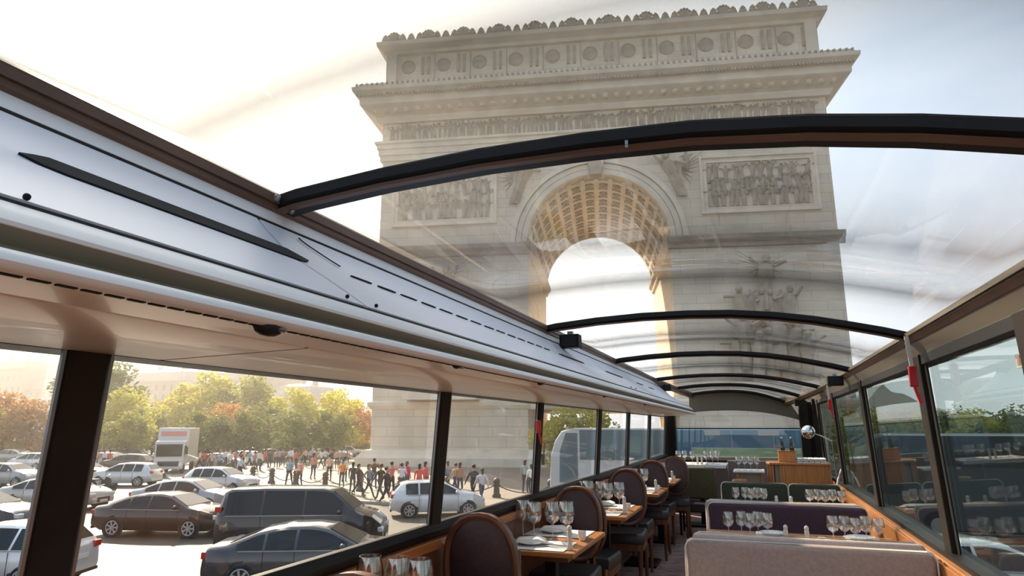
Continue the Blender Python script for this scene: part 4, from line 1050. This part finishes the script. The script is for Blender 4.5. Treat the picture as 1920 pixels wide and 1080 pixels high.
for i, (u, v) in enumerate([(20,868),(60,880),(205,878),(235,884),(255,866),(392,866),(413,880),(440,864),(470,862),(500,868),(528,860),(560,864),(590,858),(625,862),(655,858),(150,905),(222,864),(452,874)]):
    p = ground(u, v); c = [SIL, WHT, (.55,.52,.48), BRN, GRY, WHT][i % 6]; nm = ['silver','white','beige','brown','dark grey','white'][i % 6]
    kd = ('saloon','hatch')[i % 2]
    w = 'left of the wide window post' if u < 130 else 'between the wide post and the lorry' if u < 270 else 'between the lorry and the pointed tree' if u < 440 else 'before the trees left of the arch'
    o = car(kd, p.x, p.y, rr.choice([8, 15, 188, 200]), c, '%s %s in far row %s, %s from left' % (nm, {'saloon':'saloon','hatch':'hatchback'}[kd], w, ['first','second','fifth','seventh','eighth','ninth','tenth','twelfth','thirteenth','fourteenth','fifteenth','sixteenth','seventeenth','eighteenth','nineteenth','third','sixth','eleventh'][i]), 'car', 'far row of traffic')
# lorry
p = ground(318, 890)
t = empty('box_lorry', (p.x, p.y, 0), R(-52), 'white box lorry facing the bus in the traffic before the trees', 'lorry')
MB().box(-6.2,-.1,-1.2,1.2,.9,3.9).build('cargo_box', M['coachwhite'], t, bevel=.05)
MB().loft([[(0,-1.15,.5),(0,1.15,.5),(0,1.15,2.9),(0,-1.15,2.9)],[(1.3,-1.12,.5),(1.3,1.12,.5),(1.3,1.12,2.8),(1.3,-1.12,2.8)],[(1.9,-1.1,.5),(1.9,1.1,.5),(1.75,1.08,1.6),(1.75,-1.08,1.6)]][:2]).build('cab', M['coachwhite'], t, bevel=.08)
t.scale = (.95,.95,.95); MB().box(1.29,1.34,-.98,.98,1.55,2.55).build('windscreen', M['carglass'], t); MB().box(1.29,1.34,-.8,.8,.75,1.15).build('grille', M['carblack'], t)
MB().box(-.12,-.06,-1.0,1.0,3.2,3.6).build('red_stripe', M['sticker'], t)
for sg in (-1, 1):
    MB().box(1.27,1.36,*sorted((sg*.8,sg*1.05)),.75,1.0).build('headlamp', M['headl'], t)
    MB().box(.3,1.1,*sorted((sg*1.14,sg*1.17)),1.6,2.4).build('side_window', M['carglass'], t)
    for x in (.8,-4.4): MB().lathe([(.02,-.14),(.45,-.14),(.45,.14),(.02,.14)], (x, sg*1.02, .45), 16, 'y').build('wheel', M['tyre'], t)
    MB().box(1.15,1.3,*sorted((sg*1.25,sg*1.4)),1.7,2.3).build('mirror', M['carblack'], t)
# coaches parked across the end of the street
def coach(x0, x1, y, H_, body, win, lower, lb, nm, split=3):
    t = empty(nm, ((x0+x1)/2, y, 0), 0, lb, 'coach', 'coaches parked before the arch'); w = (x1-x0)/2
    pr = [(-w+.25,.3),(-w+.02,.8),(-w,1.6),(-w+.06,2.6),(-w+.25,3.2),(-w+.55,H_-.12),(-w+1.1,H_),(w-.5,H_),(w-.12,H_-.15),(w,3.2),(w,.8),(w-.1,.3)]
    MB().prism(pr, 0, 2.5, 'y').build('body', body, t, bevel=.06)
    n = 6
    for k in range(n):
        a = -w+1.35+(2*w-1.7)*k/n; b = -w+1.35+(2*w-1.7)*(k+1)/n-.03
        MB().box(a, b, -.02, .02, 2.45 if k < split else 3.0, H_-.08).build('side_window', win, t)
    MB().box(-w+1.35+(2*w-1.7)*split/n, w-.25, -.015, .01, 2.3, 2.97).build('graphic_panel', lower, t)
    MB().prism([(-w+.45,1.5),(-w+1.25,1.5),(-w+1.25,H_-.2),(-w+.75,H_-.2),(-w+.48,2.8)], -.02, .01, 'y').build('door_window', win, t)
    for x in (-w+2.2, w-3.2, w-2.0):
        o = MB().lathe([(.02,-.12),(.48,-.12),(.48,.14),(.02,.14)], (x, .12, .48), 18, 'y').build('wheel', M['tyre'], t); MB().lathe([(.02,.15),(.26,.15),(.26,.12)], (x, .12, .48), 14, 'y').build('hub', M['rim'], o)
    MB().box(-w+.8, w-.3, -.03, .0, H_-.075, H_-.01).build('roof_edge', M['coachwhite'], t)
    MB().tube([(-w+.2,.2,3.2),(-w-.2,.0,3.1),(-w-.25,0,2.6)], .05, 6).build('mirror_arm', M['carblack'], t)
    MB().box(-w-.33,-w-.18,-.1,.1,2.2,2.65).build('mirror', M['carblack'], t)
coach(-8.35, 2.55, 27.4, 3.74, M['coachwhite'], M['coachglass'], M['coachgreen'], 'white touring coach with rounded end and blue-grey windows beyond the windscreen', 'touring_coach')
coach(3.5, 14.8, 27.0, 3.56, mat('coach_dark', (.075,.078,.08), .55), mat('coach_glass_dark', (.02,.026,.03), .3), mat('coach_panel_grey', (.07,.075,.075), .5), 'dark grey touring coach with pale roof edge seen through the right windows', 'touring_coach', 6)
p = ground(1735, 905); car('saloon', 4.15, 17.3, 10, WHT, 'white saloon car in front of the dark coach, behind the nearest right window post')
car('saloon', 9.2, 15.5, 12, (.3,.32,.35), 'blue-grey saloon car below the dark coach, right of the nearest right window post')
# scooters
for k, (u, v, h_, lb) in enumerate(((168,952,20,'dark motor scooter by the wide window post, nearer of two'),(186,925,40,'dark motor scooter by the wide window post, farther of two'))):
    p = ground(u, v); t = empty('motor_scooter', (p.x, p.y, 0), R(h_), lb, 'scooter', 'scooters by the wide window post')
    for x in (-.6,.62): MB().lathe([(.02,-.06),(.22,-.06),(.25,0),(.22,.06),(.02,.06)], (x,0,.25), 14, 'y').build('wheel', M['tyre'], t)
    MB().loft([[(-.85,-.12,.45),(-.85,.12,.45),(-.85,.10,.7),(-.85,-.10,.7)],[(-.3,-.17,.3),(-.3,.17,.3),(-.3,.15,.75),(-.3,-.15,.75)],[(.0,-.15,.25),(.0,.15,.25),(.0,.12,.35),(.0,-.12,.35)],[(.35,-.2,.3),(.35,.2,.3),(.30,.17,.95),(.30,-.17,.95)],[(.62,-.1,.45),(.62,.1,.45),(.5,.08,.85),(.5,-.08,.85)]]).build('body', M['carblack'], t, smooth=40)
    MB().box(-.85,-.1,-.13,.13,.74,.82).build('seat', M['seatleather'], t, bevel=.03)
    MB().tube([(.62,0,.3),(.38,0,1.0)], .03, 6).tube([(.38,-.33,1.05),(.36,0,1.0),(.38,.33,1.05)], .02, 6).build('handlebar', M['steel'], t)

# ------------------------------------------------------------------ bollards and chains on the rim of the plaza
def make_bollard():
    t = empty('bollard', (0,0,0)); MB().lathe([(.24,0),(.24,.12),(.17,.2),(.14,.7),(.19,.78),(.19,.86),(.10,.98),(.01,1.02)], n=10).build('post', M['bollard'], t, smooth=40)
    MB().lathe([(.20,.60),(.215,.64),(.20,.68)], n=10).build('ring', M['bollard'], t, smooth=40)
    return t
# ------------------------------------------------------------------ people
def make_person(pose, seed):
    """one skinned body; faces are sorted into skin, top, trousers and shoes by nearest bone"""
    P = {'pelvis':(0,0,.95),'chest':(0,0,1.28),'neck':(0,0,1.46),'chin':(0,.02,1.53),'head':(0,.012,1.64),'crown':(0,.0,1.72)}
    sw = {'walk':.30,'stand':.05,'photo':.07,'stride':.38,'look':.04}[pose]
    for s, q in (('l',1),('r',-1)):
        sg = q
        P['hip'+s] = (.095*q,0,.90); P['knee'+s] = (.10*q, sw*.5*sg+.03, .50); P['ank'+s] = (.10*q, sw*sg-(.06 if sg<0 else 0), .09+(.05 if sg < 0 and sw > .2 else 0)); P['toe'+s] = (.11*q, sw*sg+.15, .045)
        P['sh'+s] = (.19*q,0,1.40)
        if pose == 'photo': P['el'+s] = (.25*q,.12,1.18); P['wr'+s] = (.10*q,.30,1.42); P['hand'+s] = (.06*q,.33,1.50)
        elif pose == 'look' and q > 0: P['el'+s] = (.33,.05,1.36); P['wr'+s] = (.36,.18,1.58); P['hand'+s] = (.34,.22,1.68)
        else: P['el'+s] = (.235*q,-sw*.5*sg,1.13); P['wr'+s] = (.24*q,-sw*.8*sg+.08,.90); P['hand'+s] = (.235*q,-sw*.8*sg+.11,.81)
    E_ = [('pelvis','chest','top',.135,.15),('chest','neck','top',.15,.055),('neck','chin','skin',.05,.065),('chin','head','skin',.07,.092),('head','crown','skin',.092,.06)]
    for s in 'lr': E_ += [('pelvis','hip'+s,'tr',.13,.09),('hip'+s,'knee'+s,'tr',.09,.06),('knee'+s,'ank'+s,'tr',.06,.042),('ank'+s,'toe'+s,'shoe',.045,.035),('chest','sh'+s,'top',.13,.065),('sh'+s,'el'+s,'top',.06,.045),('el'+s,'wr'+s,'top',.045,.03),('wr'+s,'hand'+s,'skin',.03,.035)]
    names = list(P); idx = {n_: i for i, n_ in enumerate(names)}
    me = bpy.data.meshes.new('person'); me.from_pydata([P[n_] for n_ in names], [(idx[a], idx[b]) for a, b, *_ in E_], [])
    ob = bpy.data.objects.new('tmp', me); COL.objects.link(ob)
    sk = ob.modifiers.new('skin', 'SKIN'); sub = ob.modifiers.new('sub', 'SUBSURF'); sub.levels = 1; sub.render_levels = 1
    rad = {}
    for a, b, _, ra, rb in E_: rad.setdefault(a, ra); rad[b] = rb
    rad['pelvis'] = .135; rad['chest'] = .15; rad['neck'] = .052
    if not me.skin_vertices: return None
    for i, n_ in enumerate(names):
        v = me.skin_vertices[0].data[i]; r_ = rad[n_]; v.radius = (r_, r_*.78 if n_ in ('pelvis','chest') else r_); v.use_root = n_ == 'pelvis'
    dg = bpy.context.evaluated_depsgraph_get(); me2 = bpy.data.meshes.new_from_object(ob.evaluated_get(dg))
    bpy.data.objects.remove(ob); me2.name = 'person'
    me2.materials.clear()
    for q in ('skin','top','trous','shoe'): me2.materials.append(M[q])
    slot = {'skin':0,'top':1,'tr':2,'shoe':3}
    segs = [(Vector(P[a]), Vector(P[b]), slot[k]) for a, b, k, *_ in E_]
    for f in me2.polygons:
        c = f.center; best = None
        for a, b, k in segs:
            d = b-a; tt = max(0, min(1, (c-a).dot(d)/d.length_squared)); dist = (a+d*tt-c).length
            if best is None or dist < best[0]: best = (dist, k)
        f.material_index = best[1]; f.use_smooth = True
    b = bpy.data.objects.new('body', me2); COL.objects.link(b)
    t = empty('person', (0,0,0)); b.parent = t
    h = MB(); h.sphere((0,-.025,1.665), .103, 10, 7, (.93,1,.95)); 
    if seed % 2: h.sphere((0,-.075,1.56), .075, 8, 5, (1,.6,1.6))
    h.build('hair', M['hair'], t, smooth=60)
    MB().sphere((0,.112,1.625), .017, 6, 4, (.8,1,1.4)).build('nose', M['skin'], t, smooth=60)
    return t
PP = {k: make_person(k, i) for i, k in enumerate(('walk','stand','photo','stride','look'))}
if any(v is None for v in PP.values()): raise RuntimeError('skin layer missing')
pl_ = [ # pixel of the feet, pose, heading, top colour, words
 (449,905,'walk',-60,(.55,.60,.68),'pale blue top and dark trousers walking left of the first bollards'),
 (541,912,'walk',200,(.30,.38,.45),'grey-blue top standing among the bollards, left of a pair'),(561,913,'stand',180,(.75,.40,.32),'salmon top beside the person in grey-blue'),
 (640,915,'stand',190,(.80,.32,.10),'orange top at the left end of the dark crowd'),
 (660,926,'stand',20,(.06,.06,.07),'black clothes, first of the dark-clad walkers'),(671,930,'stride',-80,(.05,.05,.06),'black coat striding, second of the dark-clad walkers'),
 (690,934,'stride',-85,(.28,.29,.33),'grey jacket striding in the middle of the crowd'),(700,918,'photo',0,(.10,.08,.06),'dark top raising a camera toward the arch'),
 (712,938,'walk',80,(.09,.06,.05),'dark brown coat behind the striding grey jacket'),(723,947,'walk',-80,(.045,.038,.03),'long black coat at the front of the crowd'),
 (733,930,'look',0,(.70,.20,.17),'red-pink top right of the black coat'),(752,930,'photo',10,(.70,.74,.80),'white-blue shirt photographing the arch above the white hatchback'),
 (762,926,'stand',-20,(.55,.08,.14),'crimson top behind the white-blue shirt'),(785,934,'stand',30,(.75,.12,.10),'red top above the roof of the white hatchback'),(797,930,'stand',-30,(.60,.10,.08),'darker red top right of the other red one by the post'),
 (838,925,'stand',60,(.20,.22,.25),'grey top just right of the second window post'),(853,930,'walk',90,(.55,.40,.25),'tan top walking right of the second window post'),(862,932,'stand',0,(.40,.22,.12),'brown top next to the tan one'),
 (887,944,'walk',60,(.03,.03,.035),'black top beside the bonnet of the white hatchback'),(903,948,'stride',50,(.58,.55,.62),'pale lilac top and brown trousers ahead of the white hatchback'),
 (985,925,'stand',0,(.35,.45,.42),'green-grey top near the third window post'),(996,930,'stand',40,(.70,.68,.62),'cream top near the third window post'),
 (1068,918,'stand',0,(.2,.2,.25),'dark top beyond the third window post'),
 (645,905,'stand',0,(.75,.7,.6),'cream top behind the orange one'),(616,903,'walk',30,(.75,.5,.35),'peach top left of the orange one'),(586,900,'stand',0,(.62,.3,.2),'brick red top behind the bollards')]
BO = make_bollard(); prev = None; seen_b = {}
def px_of(p):
    d = Vector(p)-Vector((0, 0, CZ)); z = d.dot(FW); return 960+F*d.dot(RT)/z
PW = [(u, w) for u, v, _, _, _, w in pl_]
for k in range(3, 22):
    a = R(212+k*4.4); r_ = 38.0; x, y = AC.x+r_*math.cos(a), AC.y+r_*math.sin(a)
    u = px_of((x, y, .5)); pu, w = min(PW, key=lambda q: abs(q[0]-u)); sd = 'left' if u < pu else 'right'
    w = ' '.join(w.split()[:3]); key = (w, sd); seen_b[key] = seen_b.get(key, 0)+1; n_ = seen_b[key]
    which = '%s%s of the person in %s' % (('just ','a bit farther ','far ','still farther ','very far ','extremely ','outermost ')[min(6, n_-1)], sd, w)
    if True:
        place(BO, USED, (x, y, .13), 0, 'dark iron bollard %s' % which, 'bollard', 'chained bollards around the plaza')
    if prev:
        m = MB(); m.tube([(prev[0]+(x-prev[0])*q/10, prev[1]+(y-prev[1])*q/10, .13+.66-.38*(1-((q-5)/5)**2)) for q in range(11)], .028, 5)
        tag(m.build('chain', M['bollard']), 'slack chain from bollard %s' % which, 'chain', 'chains between the bollards')
    prev = (x, y)
for i, (u, v, ps, hd, c, w) in enumerate(pl_):
    p = ground(u, v, .13); zz = .13 if math.hypot(p.x-AC.x, p.y-AC.y) < PR-.3 else 0; p = ground(u, v, zz); s_ = random.uniform(.96,1.06)
    place(PP[ps], USED, (p.x, p.y, zz), R(hd), 'person in %s' % w, 'person', 'people around the arch', color=(*c,1), scale=s_)
cc = [((.7,.68,.62),'cream'),((.65,.12,.08),'red'),((.08,.08,.1),'black'),((.7,.4,.25),'orange'),((.35,.4,.5),'blue-grey'),((.4,.25,.15),'brown'),((.75,.75,.78),'white')]
rr = random.Random(11)
for i in range(44):
    if i < 34: u = 372+i*8.4+rr.uniform(-3,3); v = rr.uniform(878,892) if u < 520 else rr.uniform(872,884)
    else: u = 158+(i-34)*5; v = rr.uniform(868,880)
    p = ground(u, v, 0); inside = math.hypot(p.x-AC.x, p.y-AC.y) < PR-.3; z = .13 if inside else 0
    c, nm = cc[i % 7]; w = 'by the wide post' if i >= 34 else ('right of the lorry' if u < 410 else 'before the pointed tree' if u < 470 else 'near the arch')
    place(PP[('walk','stand','look','stride')[i % 4]], USED, (p.x, p.y, z), rr.uniform(0,6.28), 'distant person in %s top %s, %s' % (nm, w, '%d%s from left in crowd' % (i+1 if i < 34 else i-33, 'th' if 3 < (i+1 if i < 34 else i-33) % 20 or (i+1 if i < 34 else i-33) % 10 == 0 else ('st','nd','rd')[((i+1 if i < 34 else i-33) % 10)-1] if 0 < (i+1 if i < 34 else i-33) % 10 < 4 else 'th')), 'person', 'far crowd on the square', color=(*c,1), scale=rr.uniform(.95,1.05))
bpy.context.view_layer.update()

# ------------------------------------------------------------------ warm haze in the open air over the square
hm_ = bpy.data.materials.new('haze'); hm_.use_nodes = True; t_ = hm_.node_tree; t_.nodes.clear()
vo = t_.nodes.new('ShaderNodeVolumeScatter'); vo.inputs['Color'].default_value = (1, .93, .84, 1); vo.inputs['Density'].default_value = HAZE; vo.inputs['Anisotropy'].default_value = .55
oo = t_.nodes.new('ShaderNodeOutputMaterial'); t_.links.new(vo.outputs[0], oo.inputs['Volume'])
hz_ = tag(MB().box(-360, 120, 14, 380, .05, 75).build('haze', hm_), 'thin warm haze hanging over the square', 'haze', kind='stuff')
